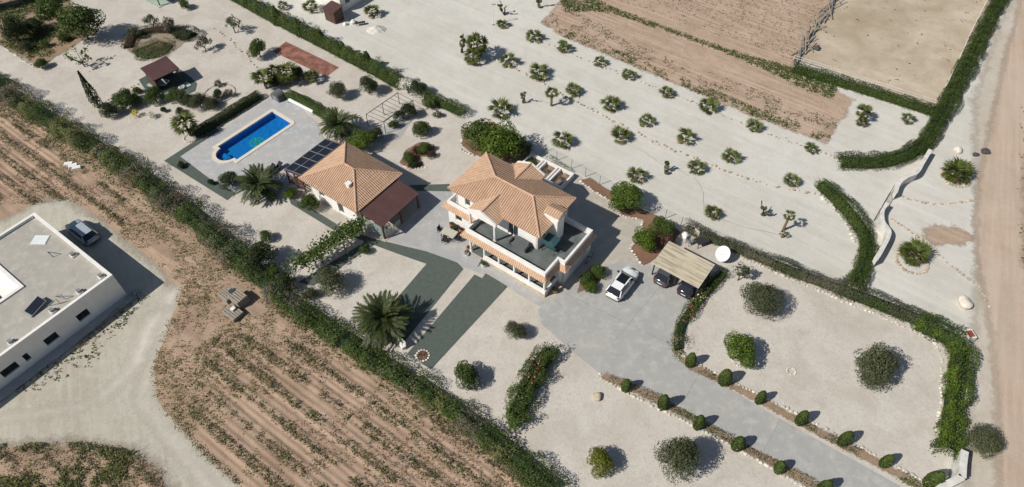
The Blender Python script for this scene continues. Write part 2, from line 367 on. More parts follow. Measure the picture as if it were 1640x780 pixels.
def softsheet(name, pts, z, mat, cell=(0.5, 0.5), rot=0.0, height=None, margin=1.2, px=True):
    poly = GN(pts) if px else np.array(pts)
    c, s = math.cos(rot), math.sin(rot); Rm = np.array([[c, s], [-s, c]])
    L = poly@Rm.T; lo = L.min(0)-margin-1; hi = L.max(0)+margin+1
    nx, ny = int((hi[0]-lo[0])/cell[0])+2, int((hi[1]-lo[1])/cell[1])+2
    X, Y = np.meshgrid(lo[0]+np.arange(nx)*cell[0], lo[1]+np.arange(ny)*cell[1], indexing='ij')
    LP = np.stack([X.ravel(), Y.ravel()], 1); W = LP@Rm
    sd = sdist(W, poly); Z = np.full(len(W), z)
    if height is not None: Z = Z+height(W, LP)*np.clip((sd-0.3)/1.5, 0, 1)
    keep = sd > -margin
    I = np.arange(nx*ny).reshape(nx, ny)
    F = np.stack([I[:-1, :-1], I[1:, :-1], I[1:, 1:], I[:-1, 1:]], -1).reshape(-1, 4)
    F = F[keep[F].all(1)]
    used = np.unique(F); mp = np.zeros(nx*ny, np.int64); mp[used] = np.arange(len(used))
    me = bpy.data.meshes.new(name); V = np.column_stack([W[used], Z[used]]).astype(np.float32); F = mp[F].astype(np.int32)
    me.vertices.add(len(V)); me.vertices.foreach_set('co', V.ravel())
    me.loops.add(F.size); me.loops.foreach_set('vertex_index', F.ravel())
    me.polygons.add(len(F)); me.polygons.foreach_set('loop_start', np.arange(0, F.size, 4, dtype=np.int32))
    me.update(calc_edges=True)
    a = me.attributes.new('sd', 'FLOAT', 'POINT'); a.data.foreach_set('value', sd[used].astype(np.float32))
    me.polygons.foreach_set('use_smooth', [True]*len(F)); me.materials.append(M[mat])
    o = link(name, me); o['kind'] = 'structure'; return o

# ================================================================== SETTING
PO, PC = G(349, 235.6), G(436.3, 179.2)
PRZ = ang(PO, PC); PL, PW = 8.6, 3.8
def poolring(o, seg=20):
    r = 1.36+o; pts = [(PL+o, o), (-o, o)]
    a0 = math.acos(min(1, o/r)) if o > 0 else math.pi/2
    for k in range(seg+1):
        a = math.pi-a0 + 2*a0*k/seg if False else (math.pi-a0)+(2*a0)*k/seg
        pts.append((r*math.cos(a), -PW/2+r*math.sin(a)*1.0))
    pts2 = pts[:2]+sorted(pts[2:], key=lambda p: -p[1])+[(-o, -PW-o), (PL+o, -PW-o)]
    return pts2
def pw(p): c, s = math.cos(PRZ), math.sin(PRZ); return (PO.x+p[0]*c-p[1]*s, PO.y+p[0]*s+p[1]*c)
HOLE = [pw(p) for p in poolring(0.2)]
sheet('ground', [(-700, -300), (700, -300), (700, 900), (-700, 900)], 0.0, 'white_gravel', HOLE, px=False)
sheet('garden_gravel', [(-60,95),(60,175),(170,245),(280,320),(390,415),(480,490),(570,548),(660,610),(740,660),(890,780),(960,840),(1510,830),(1512,740),(1522,640),(1535,550),(1440,505),(1345,468),(1270,440),(1180,402),(1100,372),(1000,330),(900,265),(850,248),(745,190),(640,145),(520,80),(430,35),(330,-30),(-60,-30)], 0.012, 'beige_gravel', HOLE, 0.12, 2)
TRACK_PX = [(50,330),(75,318),(110,322),(150,345),(200,385),(250,425),(286,465),(268,520),(240,590),(247,645),(305,712),(400,800),(280,800),(262,757),(215,722),(130,708),(-90,718),(-90,560),(-90,400)]
# ploughed land left of the boundary hedge, with real furrows
def furrows(W, LP):
    g = 0.05*np.sin(LP[:, 1]*2*math.pi/0.62)+0.05*np.cos((LP[:, 1]-ROW0)*2*math.pi/ROWS)
    px = 820+FPX*W[:, 0]/(W[:, 1]*CP+CAMH*SP); py = 390-FPX*(W[:, 1]*SP-CAMH*CP)/(W[:, 1]*CP+CAMH*SP)
    amt = np.clip((py-530)/50, 0, 1)*np.clip((px-290)/60, 0, 1)+np.clip((150-px)/60, 0, 1)*np.clip((330-py)/40, 0, 1)
    trk = np.clip(-sdist(W, GN(TRACK_PX))/1.2, 0, 1)
    return trk*0.20+trk*(g*amt+0.10*(vnoise(W, 0.9, 3)-0.5)+0.08*(vnoise(W, 2.3, 4)-0.5))
_c, _s = math.cos(ROWA), math.sin(ROWA)
def rowy(p): return -p[0]*_s+p[1]*_c
_r1, _r2 = rowy(G(443, 537)), rowy(G(467, 597))
ROWS = abs(_r1-_r2); ROW0 = _r1
softsheet('vineyard_soil', [(-90,80),(0,140),(110,212),(265,315),(390,415),(480,488),(605,575),(765,680),(915,800),(880,900),(-300,900),(-300,110)], 0.02, 'vineyard_soil', (0.42, 0.155), ROWA, furrows, 1.0)
softsheet('farm_track', TRACK_PX, 0.06, 'track_gravel', margin=1.2)
for k, (pix, w_) in enumerate((([(278,462),(262,520),(238,585),(236,640),(290,712),(390,810)], 16), ([(250,500),(215,590),(150,650),(-60,680)], 18), ([(265,540),(225,640),(300,735),(355,810)], 10))):
    softsheet('wheel_track', [(x-w_, y+w_*0.4) for x, y in pix]+[(x+w_, y-w_*0.4) for x, y in reversed(pix)], 0.07+0.006*k, 'pale_track', (0.35, 0.35), margin=0.8)
softsheet('ploughed_field', [(868,36),(905,60),(1010,104),(1100,141),(1200,184),(1322,229),(1368,160),(1262,108),(1285,95),(1352,-40),(1100,-90),(890,-60),(900,0)], 0.012, 'field_soil', (0.5, 0.3), TRKA,
          lambda W, LP: 0.06+0.03*np.sin(LP[:, 1]*2*math.pi/0.8)+0.08*(vnoise(W, 0.8, 5)-0.5), 1.0)
softsheet('riding_arena', [(1352,-40),(1283,97),(1500,174),(1610,-40)], 0.03, 'arena_sand', margin=0.7)
softsheet('roadside_verge', [(1640,-40),(1600,40),(1560,160),(1562,300),(1568,420),(1560,520),(1550,640),(1545,830),(1800,830),(1750,-40)], 0.008, 'verge_gravel', margin=2.0)
softsheet('roadside_soil', [(1690,-40),(1645,120),(1634,240),(1633,400),(1650,560),(1690,820),(1950,820),(1850,-40)], 0.012, 'field_soil', margin=1.0)
softsheet('dirt_road', [(1640,-40),(1625,40),(1612,80),(1595,160),(1578,230),(1564,300),(1562,400),(1576,470),(1588,540),(1596,640),(1600,830),(1735,830),(1690,640),(1655,520),(1640,420),(1641,280),(1655,150),(1690,-40)], 0.02, 'road_dirt', margin=1.5)
softsheet('spilled_soil_patch', [(1478,368),(1500,362),(1530,363),(1560,380),(1545,392),(1515,390),(1500,395),(1480,380)], 0.016, 'field_soil', (0.3, 0.3), margin=1.0)
softsheet('garden_bed', [(-60,10),(60,-10),(110,-10),(120,30),(150,52),(100,85),(65,108),(0,72),(-60,40)], 0.02, 'garden_soil', margin=1.0)
sheet('driveway', [(862,498),(871,480),(905,468),(960,430),(985,421),(1020,418),(1048,425),(1075,400),(1155,440),(1112,480),(1092,510),(1080,545),(1085,575),(1120,597),(1180,630),(1250,672),(1340,722),(1440,778),(1500,812),(1350,812),(1150,702),(960,598),(915,562),(868,520)], 0.03, 'drive_concrete')
for k, (a, b2) in enumerate((((1066, 448), (985, 545)), ((905, 470), (1095, 562)), ((1120, 598), (1080, 668)), ((1250, 672), (1215, 736)))):
    P, Q = G(*a), G(*b2); n_ = Vector((-(Q-P).y, (Q-P).x, 0)).normalized()*0.025
    sheet('expansion_joint', [tuple((P+n_)[:2]), tuple((P-n_)[:2]), tuple((Q-n_)[:2]), tuple((Q+n_)[:2])], 0.034+0.0005*k, 'joint_grey', px=False)
sheet('house_paving', [(866,484),(905,467),(985,421),(1024,416),(1010,395),(1028,372),(1028,352),(992,345),(983,325),(925,288),(870,258),(846,280),(850,420)], 0.035, 'pale_paving')
sheet('patio', [(604,380),(640,350),(672,305),(722,306),(735,340),(790,420),(871,477),(866,492),(815,462),(770,438),(742,428),(690,405),(640,392)], 0.04, 'patio_concrete')
sheet('annex_walk', [(505,338),(530,335),(600,372),(640,392),(612,388),(545,364)], 0.042, 'pale_paving')
sheet('turf_path', [(462,313),(505,338),(547,364),(600,383),(683,403),(733,421),(742,431),(640,557),(600,528),(632,482),(683,423),(640,408),(586,388),(533,368),(466,327)], 0.05, 'turf_green')
sheet('turf_strip', [(760,440),(772,446),(778,438),(813,459),(690,592),(652,567)], 0.05, 'turf_green')
sheet('turf_border', [(263,258),(345,205),(352,209),(289,251),(334,285),(378,309),(364,321)], 0.05, 'turf_green')
sheet('turf_link', [(655,297),(720,295),(722,307),(668,306)], 0.052, 'turf_green')
sheet('vine_path', [(586,387),(600,392),(502,458),(478,452)], 0.046, 'turf_green')
sheet('gazebo_turf', [(222,128),(240,118),(262,108),(290,112),(306,124),(316,134),(313,146),(300,152),(280,154),(258,152),(235,147)], 0.03, 'turf_green')
sheet('pool_deck', [(288.7,251),(434,156.7),(467,161),(507,196),(522,232),(470,290),(445,312),(400,322),(334,287)], 0.045, 'deck_concrete', HOLE)
sheet('red_paving', [(458,66.7),(543,108),(523,123),(437,83)], 0.03, 'red_paving')

# ------------------------------------------------------------------ swimming pool
pool = thing('swimming_pool', 'blue tiled swimming pool with a rounded end and a cream coping', 'pool', (PO.x, PO.y, 0), PRZ)
def ringmesh(outer, inner, z1, zo, zi):
    mb = MB(); no, ni = len(outer), len(inner)
    loops = [[Vector((*p, z1)) for p in outer], [Vector((*p, z1)) for p in inner]]
    allv = loops[0]+loops[1]
    fs = []
    for t in tessellate_polygon(loops):
        a, b2, c = (allv[i] for i in t); fs.append(tuple(t) if (b2-a).cross(c-a).z > 0 else tuple(reversed(t)))
    mb.add(allv, fs)
    mb.add([(*p, z1) for p in outer]+[(*p, zo) for p in outer], [(i, no+i, no+(i+1) % no, (i+1) % no) for i in range(no)])
    mb.add([(*p, z1) for p in inner]+[(*p, zi) for p in inner], [(i, (i+1) % ni, ni+(i+1) % ni, ni+i) for i in range(ni)])
    return mb
outer = poolring(0.45)
def roundc(p, q, r, k=5):   # replace the two square far corners by arcs
    return [(p[0]-r+r*math.cos(a), p[1]-q*r+q*r*math.sin(a)) for a in [math.pi/2*i/k for i in range(k+1)]]
o2 = list(reversed(roundc(outer[-1], -1, 0.6)))
o2 = [(PL+0.45-0.6+0.6*math.sin(a), -PW-0.45+0.6-0.6*math.cos(a)) for a in [math.pi/2*i/5 for i in range(6)]]
o1 = [(PL+0.45-0.6+0.6*math.cos(a), 0.45-0.6+0.6*math.sin(a)) for a in [math.pi/2*i/5 for i in range(6)]]
outer = outer[1:-1]+o2+o1
inner = poolring(0.0)
ringmesh(outer, inner, 0.11, 0.0, -0.10).build('coping', 'pool_coping', pool)
bs = MB(); n = len(inner)
bs.add([(*p, -0.10) for p in inner]+[(*p, -0.78) for p in inner], [(i, (i+1) % n, n+(i+1) % n, n+i) for i in range(n)])
fl = [Vector((*p, -0.78)) for p in inner]
fs = []
for t in tessellate_polygon([fl]):
    a, b2, c = (fl[i] for i in t); fs.append(tuple(t) if (b2-a).cross(c-a).z > 0 else tuple(reversed(t)))
bs.add(fl, fs); bs.build('basin', 'pool_tile', pool)
for k in range(3):
    st = MB(); r1 = 1.30-0.35*k
    pts = [(0.02+r1*math.cos(a)*-1, -PW/2+r1*math.sin(a)) for a in np.linspace(-math.pi/2, math.pi/2, 14)]
    st.prism(list(reversed(pts)), -0.77, -0.66+0.17*k); st.build('pool_step', 'pool_tile', pool)
wv = [Vector((*p, -0.13)) for p in inner]; wf = []
for t in tessellate_polygon([wv]):
    a, b2, c = (wv[i] for i in t); wf.append(tuple(t) if (b2-a).cross(c-a).z > 0 else tuple(reversed(t)))
MB().add(wv, wf).build('water', 'pool_water', pool)
mo = MB(); cx, cy = 4.0, -2.25                       # green mosaic emblem: ring of leaves round a star
for k in range(10):
    a0 = k*math.pi/5; pts = []
    for t in (-0.26, 0.0, 0.26):
        pts.append((cx+0.98*math.cos(a0+t), cy+0.98*math.sin(a0+t)))
    pts += [(cx+0.62*math.cos(a0+0.2), cy+0.62*math.sin(a0+0.2)), (cx+0.62*math.cos(a0-0.2), cy+0.62*math.sin(a0-0.2))]
    mo.prism(pts, -0.779, -0.77)
for k in range(5):
    a0 = k*2*math.pi/5; mo.prism([(cx+0.1*math.cos(a0-1.2), cy+0.1*math.sin(a0-1.2)), (cx+0.56*math.cos(a0-0.3), cy+0.56*math.sin(a0-0.3)), (cx+0.56*math.cos(a0+0.3), cy+0.56*math.sin(a0+0.3)), (cx+0.1*math.cos(a0+1.2), cy+0.1*math.sin(a0+1.2))], -0.779, -0.768)
mo.build('mosaic_emblem', 'mosaic_green', pool)

# ================================================================== BUILDINGS
rnd = random.Random(7)
def tiles(mb, poly, e, sp=0.255, ln=0.42, bh=0.75):
    P = [Vector(p) for p in poly]; n = (P[1]-P[0]).cross(P[2]-P[0]).normalized()
    if n.z < 0: n = -n
    e = Vector(e); e = (e-n*e.dot(n)).normalized(); s = n.cross(e)
    if s.z < 0: e = -e; s = n.cross(e)
    o = P[0]; Q = [((p-o).dot(e), (p-o).dot(s)) for p in P]
    lo, hi = min(q[0] for q in Q), max(q[0] for q in Q); k = max(1, round((hi-lo)/sp)); st = (hi-lo)/k
    for i in range(k):
        ei = lo+(i+0.5)*st; ss = []
        for a, b2 in zip(Q, Q[1:]+Q[:1]):
            if (a[0]-ei)*(b2[0]-ei) < 0: ss.append(a[1]+(b2[1]-a[1])*(ei-a[0])/(b2[0]-a[0]))
        if len(ss) < 2: continue
        s0, s1 = min(ss), max(ss); c = s0-0.04
        while c < s1-0.05:
            d = min(c+ln+0.05, s1); t = rnd.random()
            vs = []
            for q, lift, w in ((c, 0.028, 1.0), (d, 0.004, 0.9)):
                for x, z in ((-0.100, 0.0), (-0.058, 0.068), (0.058, 0.068), (0.100, 0.0)):
                    vs.append(o+e*(ei+x*w)+s*q+n*(z*bh+lift))
            mb.add(vs, [(0, 1, 5, 4), (1, 2, 6, 5), (2, 3, 7, 6), (0, 3, 2, 1)], t)
            c += ln
    return mb
def wall(root, a, b, z0, z1, th=0.25, holes=(), mat='white_paint', name='wall', frame='white_trim', pane='window_glass', deep=0.14):
    a, b = Vector((*a, 0)), Vector((*b, 0)); L = (b-a).length; rz = ang(a, b); mb = MB(); x = 0.0
    for (h0, h1, s, t) in sorted(holes):
        if h0 > x: mb.box(x, h0, 0, th, z0, z1)
        if s > z0: mb.box(h0, h1, 0, th, z0, s)
        if t < z1: mb.box(h0, h1, 0, th, t, z1)
        x = h1
    if x < L: mb.box(x, L, 0, th, z0, z1)
    w = mb.build(name, mat, root, a, (0, 0, rz))
    for (h0, h1, s, t) in holes:
        f = MB(); q = 0.06; y0, y1 = deep-0.03, deep+0.03
        f.box(h0, h0+q, y0, y1, s, t); f.box(h1-q, h1, y0, y1, s, t); f.box(h0+q, h1-q, y0, y1, s, s+q); f.box(h0+q, h1-q, y0, y1, t-q, t)
        if h1-h0 > 1.1: f.box((h0+h1)/2-0.03, (h0+h1)/2+0.03, y0, y1, s+q, t-q)
        wo = f.build('window' if s > z0+0.3 else 'glazed_door', frame, root, a, (0, 0, rz))
        MB().box(h0+q, h1-q, deep+0.005, deep+0.025, s+q, t-q).build('pane', pane, wo)
    return w
def hiproof(root, u0, u1, v0, v1, he, hr, r0, r1, vr, soffit='white_trim'):
    A, B, C, D = (u0, v0, he), (u1, v0, he), (u1, v1, he), (u0, v1, he); r, q = (r0, vr, hr), (r1, vr, hr)
    dz = 0.02
    dk = MB().add([A, B, C, D, r, q], [(0, 1, 5, 4), (1, 2, 5), (2, 3, 4, 5), (3, 0, 4)])
    dk.add([(p[0], p[1], p[2]-0.12) for p in (A, B, C, D)], [(3, 2, 1, 0)])
    dk.add([A, B, C, D]+[(p[0], p[1], p[2]-0.12) for p in (A, B, C, D)], [(i, 4+i, 4+(i+1) % 4, (i+1) % 4) for i in range(4)])
    roof = dk.build('roof', 'tile_channel', root)
    t = MB(); tiles(t, (A, B, q, r), (1, 0, 0)); tiles(t, (B, C, q), (0, 1, 0)); tiles(t, (C, D, r, q), (1, 0, 0)); tiles(t, (D, A, r), (0, 1, 0))
    to = t.build('roof_tiles', 'roof_tile', roof); to['kind'] = 'stuff'
    rt = MB()
    for a, b2 in ((A, r), (D, r), (B, q), (C, q), (r, q)):
        a, b2 = Vector(a)+Vector((0, 0, 0.05)), Vector(b2)+Vector((0, 0, 0.05)); L = (b2-a).length; k = max(2, int(L/0.4))
        for i in range(k):
            rt.tube([a+(b2-a)*(i/k), a+(b2-a)*((i+1.12)/k)], [0.125, 0.105], 7)
    ro = rt.build('ridge_tiles', 'ridge_tile', roof); ro['kind'] = 'stuff'
    return roof
def gable(root, uc, hw, v0, v1, he, hr, front, wallmat='white_paint'):
    """small gabled roof running along v; front = v of the open end"""
    A, B = (uc-hw, v0, he), (uc+hw, v0, he); a, b2 = (uc-hw, v1, he), (uc+hw, v1, he); r, q = (uc, v0, hr), (uc, v1, hr)
    dk = MB().add([A, B, a, b2, r, q], [(0, 4, 5, 2), (1, 3, 5, 4), (0, 2, 3, 1)])
    roof = dk.build('gable_roof', 'tile_channel', root)
    t = MB(); up = 0.015
    tiles(t, [(p[0], p[1], p[2]+up) for p in (A, a, q, r)], (0, 1, 0)); tiles(t, [(p[0], p[1], p[2]+up) for p in (B, b2, q, r)], (0, 1, 0))
    to = t.build('roof_tiles', 'roof_tile', roof); to['kind'] = 'stuff'
    rt = MB(); rt.tube([(uc, v0, hr+0.06), (uc, v1, hr+0.06)], 0.11, 7); rt.build('ridge_tiles', 'ridge_tile', roof)
    w = MB(); d = 0.22; f0, f1 = (front, front+d) if front < (v0+v1)/2 else (front-d, front)
    pr = [(uc-hw, he-0.25), (uc+hw, he-0.25), (uc+hw, he+0.13), (uc, hr+0.13), (uc-hw, he+0.13)]
    w.add([(p[0], f0, p[1]) for p in pr]+[(p[0], f1, p[1]) for p in pr], [(0, 1, 2, 3, 4), (9, 8, 7, 6, 5)]+[(i, 5+i, 5+(i+1) % 5, (i+1) % 5) for i in range(5)])
    w.build('gable_wall', wallmat, roof)
    return roof
def skirt(root, segs, z0=2.78, z1=3.28):
    """tiled skirt roof: list of (outer a, outer b, inner b, inner a)"""
    t = MB(); dk = MB()
    for oa, ob, ib, ia in segs:
        P = [(*oa, z0), (*ob, z0), (*ib, z1), (*ia, z1)]
        tiles(t, P, (ob[0]-oa[0], ob[1]-oa[1], 0), 0.24, 0.36, 0.4)
        Q = [(p[0], p[1], p[2]-0.1) for p in P]
        dk.add(P+Q, [(0, 1, 2, 3), (7, 6, 5, 4), (0, 4, 5, 1), (1, 5, 6, 2), (3, 7, 4, 0)])
    d = dk.build('skirt_roof', 'ridge_tile', root); to = t.build('roof_tiles', 'roof_tile', d); to['kind'] = 'stuff'

# ---- main villa (local frame: u along the porch front, v to the back)
HP = G(871.2, 478.5)
villa = thing('villa', 'two storey white villa with orange tiled hip roof and grey roof terrace', 'house', (HP.x, HP.y, 0), R(-36))
ZT = 3.10                                            # terrace floor
# ground floor
MB().prism([(-10.1, 0.12), (0.0, 0.12), (0.0, 2.75), (-10.1, 2.75)], 0.0, 0.5).build('porch_plinth', 'base_stone', villa)
MB().box(-10.0, -0.1, 0.2, 2.7, 0.5, 0.515).build('porch_floor', 'terrace_grey', villa)
wall(villa, (-10.1, 2.76), (0.0, 2.76), 0.5, ZT-0.3, 0.25, [(0.9, 2.3, 0.52, 2.6), (4.0, 5.4, 1.3, 2.5), (7.2, 8.6, 0.52, 2.6)])
wall(villa, (0.0, 2.6), (0.62, 2.6), 0, ZT-0.3, 0.2)
wall(villa, (0.62, 2.6), (0.62, 7.95), 0, ZT-0.3, 0.25, [(1.0, 2.0, 1.2, 2.3), (3.4, 4.4, 1.2, 2.3)])
wall(villa, (0.62, 7.95), (-14.5, 8.6), 0, ZT-0.3, 0.25)
wall(villa, (-14.5, 8.6), (-14.5, 2.35), 0, ZT-0.3, 0.25, [(2.0, 3.2, 1.2, 2.3)])
wall(villa, (-14.5, 2.35), (-10.1, 2.35), 0, ZT-0.3, 0.25, [(1.0, 1.9, 1.2, 2.3), (2.9, 3.8, 0.2, 2.3)])
wall(villa, (-10.1, 2.35), (-10.1, 2.76), 0, ZT-0.3, 0.2)
slab = MB()
slab.prism([(-10.3, 0.28), (-0.18, 0.28), (-0.18, 2.64), (0.6, 2.64), (0.6, 7.93), (-2.9, 7.93), (-2.9, 8.58), (-14.48, 8.58), (-14.48, 2.37), (-10.3, 2.37)], ZT-0.3, ZT-0.01)
slab.build('floor_slab', 'white_paint', villa)
MB().prism([(-10.1, 0.48), (-0.4, 0.48), (-0.4, 2.86), (0.4, 2.86), (0.4, 7.7), (-2.9, 7.7), (-2.9, 2.9), (-10.1, 2.9)], ZT-0.01, ZT+0.012).build('terrace_floor', 'terrace_grey', villa)
pp = MB(); T2, PT = 0.24, 3.82
pp.box(-10.3, -0.18, 0.25, 0.25+T2, ZT-0.3, PT); pp.box(-0.18-T2, -0.18, 0.25+T2, 2.62+T2, ZT-0.3, PT-0.003)
pp.box(-0.18, 0.62, 2.62, 2.62+T2, ZT-0.3, PT); pp.box(0.62-T2, 0.62, 2.62+T2, 7.95, ZT-0.3, PT-0.003)
pp.box(-2.9, 0.62-T2, 7.95-T2, 7.95, ZT-0.3, PT-0.006); pp.box(-10.3, -10.3+T2, 0.25+T2, 2.35, ZT-0.3, PT-0.003)
pp.box(-14.5, -10.3, 2.33, 2.33+0.2, ZT-0.3, PT-0.1); pp.box(-14.5, -14.3, 2.53, 5.0, ZT-0.3, PT-0.103)
pp.build('parapet', 'white_paint', villa)
skirt(villa, [((-10.8, -0.1), (0.12, -0.1), (-0.16, 0.245), (-10.31, 0.245)), ((0.12, -0.1), (0.12, 2.33), (-0.175, 2.615), (-0.175, 0.245)),
              ((0.12, 2.2), (1.0, 2.2), (0.625, 2.615), (-0.17, 2.615)), ((1.0, 2.2), (1.0, 8.4), (0.625, 7.97), (0.625, 2.615)),
              ((-15.05, 1.95), (-10.75, 1.95), (-10.4, 2.325), (-14.51, 2.325)), ((-15.05, 5.4), (-15.05, 1.95), (-14.51, 2.325), (-14.51, 5.0)),
              ((-10.8, 1.95), (-10.8, -0.1), (-10.31, 0.245), (-10.31, 2.3))])
for uu in (-9.75, -7.9, -5.98, -4.0, -2.1, -0.22):
    MB().tube([(uu, 0.30, 0.5), (uu, 0.30, 0.62), (uu, 0.30, 0.63), (uu, 0.30, 2.55), (uu, 0.30, 2.56), (uu, 0.30, 2.79)], [0.19, 0.19, 0.13, 0.13, 0.18, 0.18], 12).build('column', 'white_trim', villa)
lw = MB(); lw.box(-7.9, -0.02, 0.14, 0.30, 0.515, 1.05); lw.box(-0.18, -0.02, 0.30, 2.6, 0.515, 1.05); lw.build('porch_wall', 'white_paint', villa)
MB().box(-7.95, 0.02, 0.10, 0.34, 1.05, 1.10).build('wall_cap', 'white_trim', villa)
for k in range(3):
    MB().box(-9.5+0.02*k, -8.1-0.02*k, -0.75+0.3*k, 0.115, 0.04+0.16*k-0.001*k, 0.16*(k+1)+0.03).build('entrance_step', 'patio_concrete', villa)
# upper floor
UW = 5.7
wall(villa, (-13.6, 2.86), (-2.9, 2.86), ZT, UW, 0.25, [(1.2, 1.9, 3.9, 5.0), (3.6, 4.5, ZT+0.02, 5.2), (6.9, 8.2, ZT+0.02, 5.25)])
wall(villa, (-2.9, 2.86), (-2.9, 8.5), ZT, UW, 0.25, [(0.9, 1.5, 3.9, 5.0)])
wall(villa, (-2.9, 8.5), (-13.6, 8.5), ZT, UW, 0.25, [(2.0, 3.0, 3.9, 5.0)])
wall(villa, (-13.6, 8.5), (-13.6, 2.86), ZT, UW, 0.25, [(3.6, 4.8, ZT+0.02, 5.1)])
hiproof(villa, -14.2, -2.4, 2.32, 9.05, 5.82, 7.15, -10.3, -5.5, 5.6)
gable(villa, -8.75, 1.85, 1.12, 4.6, 5.75, 6.55, 1.05)
gable(villa, -8.75, 1.80, 10.0, 7.0, 5.75, 6.55, 10.05)
for uu in (-10.35, -7.15):
    MB().tube([(uu, 1.2, ZT+0.012), (uu, 1.2, ZT+0.12), (uu, 1.2, ZT+0.13), (uu, 1.2, 5.5)], [0.19, 0.19, 0.14, 0.14], 12).build('column', 'white_trim', villa)
bk = MB(); bk.box(-10.4, -7.1, 8.51, 9.75, 0, 5.5); bk.build('rear_bay', 'white_paint', villa)
ch = MB(); ch.box(-2.88, -1.85, 4.75, 6.05, ZT+0.013, 5.6); ch.box(-3.3, -1.85, 4.75, 6.05, 5.6, 6.55); ch.box(-3.42, -1.73, 4.63, 6.17, 6.55, 6.68)
ch.build('chimney', 'white_paint', villa)
ct = MB()
for (x, y) in ((-3.2, 4.85), (-1.95, 4.85), (-3.2, 5.95), (-1.95, 5.95), (-2.6, 4.85), (-2.6, 5.95)): ct.box(x-0.1, x+0.1, y-0.1, y+0.1, 6.68, 6.95)
ct.build('chimney_cap_post', 'white_trim', villa)
cg = MB(); c1, c2 = [(-3.5, 4.6, 6.95), (-1.65, 4.6, 6.95), (-1.65, 5.4, 7.25), (-3.5, 5.4, 7.25)], [(-1.65, 6.2, 6.95), (-3.5, 6.2, 6.95), (-3.5, 5.4, 7.25), (-1.65, 5.4, 7.25)]
cg.add(c1+c2[:2], [(0, 1, 2, 3), (4, 5, 3, 2), (0, 3, 5), (1, 4, 2), (0, 5, 4, 1)]); tiles(cg, c1, (1, 0, 0)); tiles(cg, c2, (1, 0, 0))
cg.build('chimney_cap', 'roof_tile', villa)
tag(villa, villa['label'], 'house')
# raised planters behind the villa
c36, s36 = math.cos(R(-36)), math.sin(R(-36))
def HV(u, v, h=0): return Vector((HP.x+u*c36-v*s36, HP.y+u*s36+v*c36, h))
pl = thing('raised_planter', 'white walled raised planter with three soil beds behind the villa', 'planter', HV(0, 0), R(-36))
wl = MB(); ph = 0.75
for (a, b2, c, d) in ((-13.2, -7.0, 13.7, 13.9), (-13.2, -7.0, 16.4, 16.6)): wl.box(a, b2, c, d, 0, ph)
for x in (-13.2, -11.4, -11.0, -9.3, -8.9, -7.2): wl.box(x, x+0.2, 13.9, 16.4, 0, ph-0.003)
wl.build('planter_wall', 'white_paint', pl)
for x0, x1 in ((-13.0, -11.4), (-10.8, -9.3), (-8.7, -7.2)): MB().box(x0, x1, 13.9, 16.4, 0.0, 0.35).build('soil_bed', 'bed_soil', pl)

# ---- annex with solar lean-to and glazed porch
ABc = G(570.4, 341.3, 2.9); ABc.z = 0
annex = thing('annex_house', 'single storey white annex with orange tiled pyramid hip roof and brown porch', 'house', ABc, R(-36))
wall(annex, (-8.2, 0.6), (-0.8, 0.6), 0, 2.8, 0.25, [(1.4, 2.3, 1.0, 2.1), (4.3, 5.2, 0.1, 2.2)])
wall(annex, (-0.8, 0.6), (-0.8, 6.8), 0, 2.8, 0.25, [(1.2, 3.2, 0.1, 2.3), (4.0, 5.2, 1.0, 2.2)])
wall(annex, (-0.8, 6.8), (-8.2, 6.8), 0, 2.8, 0.25, [(3.0, 4.0, 1.0, 2.1)])
wall(annex, (-8.2, 6.8), (-8.2, 0.6), 0, 2.8, 0.25)
hiproof(annex, -9.0, 0.0, 0.0, 7.45, 2.92, 4.65, -4.95, -3.5, 3.65)
cm = MB(); cm.box(-2.95, -2.5, 1.7, 2.15, 3.3, 4.25); cm.box(-3.02, -2.43, 1.63, 2.22, 4.25, 4.35); cm.build('chimney', 'white_paint', annex)
# porch: brown sheet roof on posts, glass screens
pr = MB(); pts = [(-0.05, 0.45, 2.78), (3.25, 0.45, 2.42), (3.25, 6.55, 2.42), (-0.05, 6.55, 2.78)]
pr.add(pts+[(p[0], p[1], p[2]-0.1) for p in pts], [(0, 1, 2, 3), (7, 6, 5, 4)]+[(i, 4+i, 4+(i+1) % 4, (i+1) % 4) for i in range(4)])
po = pr.build('porch_roof', 'brown_metal', annex)
sm = MB()
for k in range(1, 12):
    y = 0.45+k*6.1/12; sm.bar((-0.05, y, 2.79), (3.25, y, 2.43), 0.03, 0.03)
sm.build('roof_seam', 'brown_metal', po)
for (x, y) in ((3.05, 0.65), (3.05, 3.5), (3.05, 6.35), (0.05, 0.65)): MB().box(x-0.08, x+0.08, y-0.08, y+0.08, 0.04, 2.33).build('porch_post', 'brown_wood', annex)
for (x0, x1) in ((0.15, 1.5), (1.6, 2.95)):
    f = MB().box(x0, x1, 0.63, 0.66, 0.15, 1.9).build('glass_screen', 'green_glass', annex)
for y0, y1 in ((0.8, 2.0), (2.1, 3.3)):
    MB().box(3.03, 3.06, y0, y1, 0.15, 1.0).build('glass_screen', 'green_glass', annex)
MB().box(-0.1, 3.4, 0.3, 6.6, 0.042, 0.10).build('porch_floor', 'pale_paving', annex)
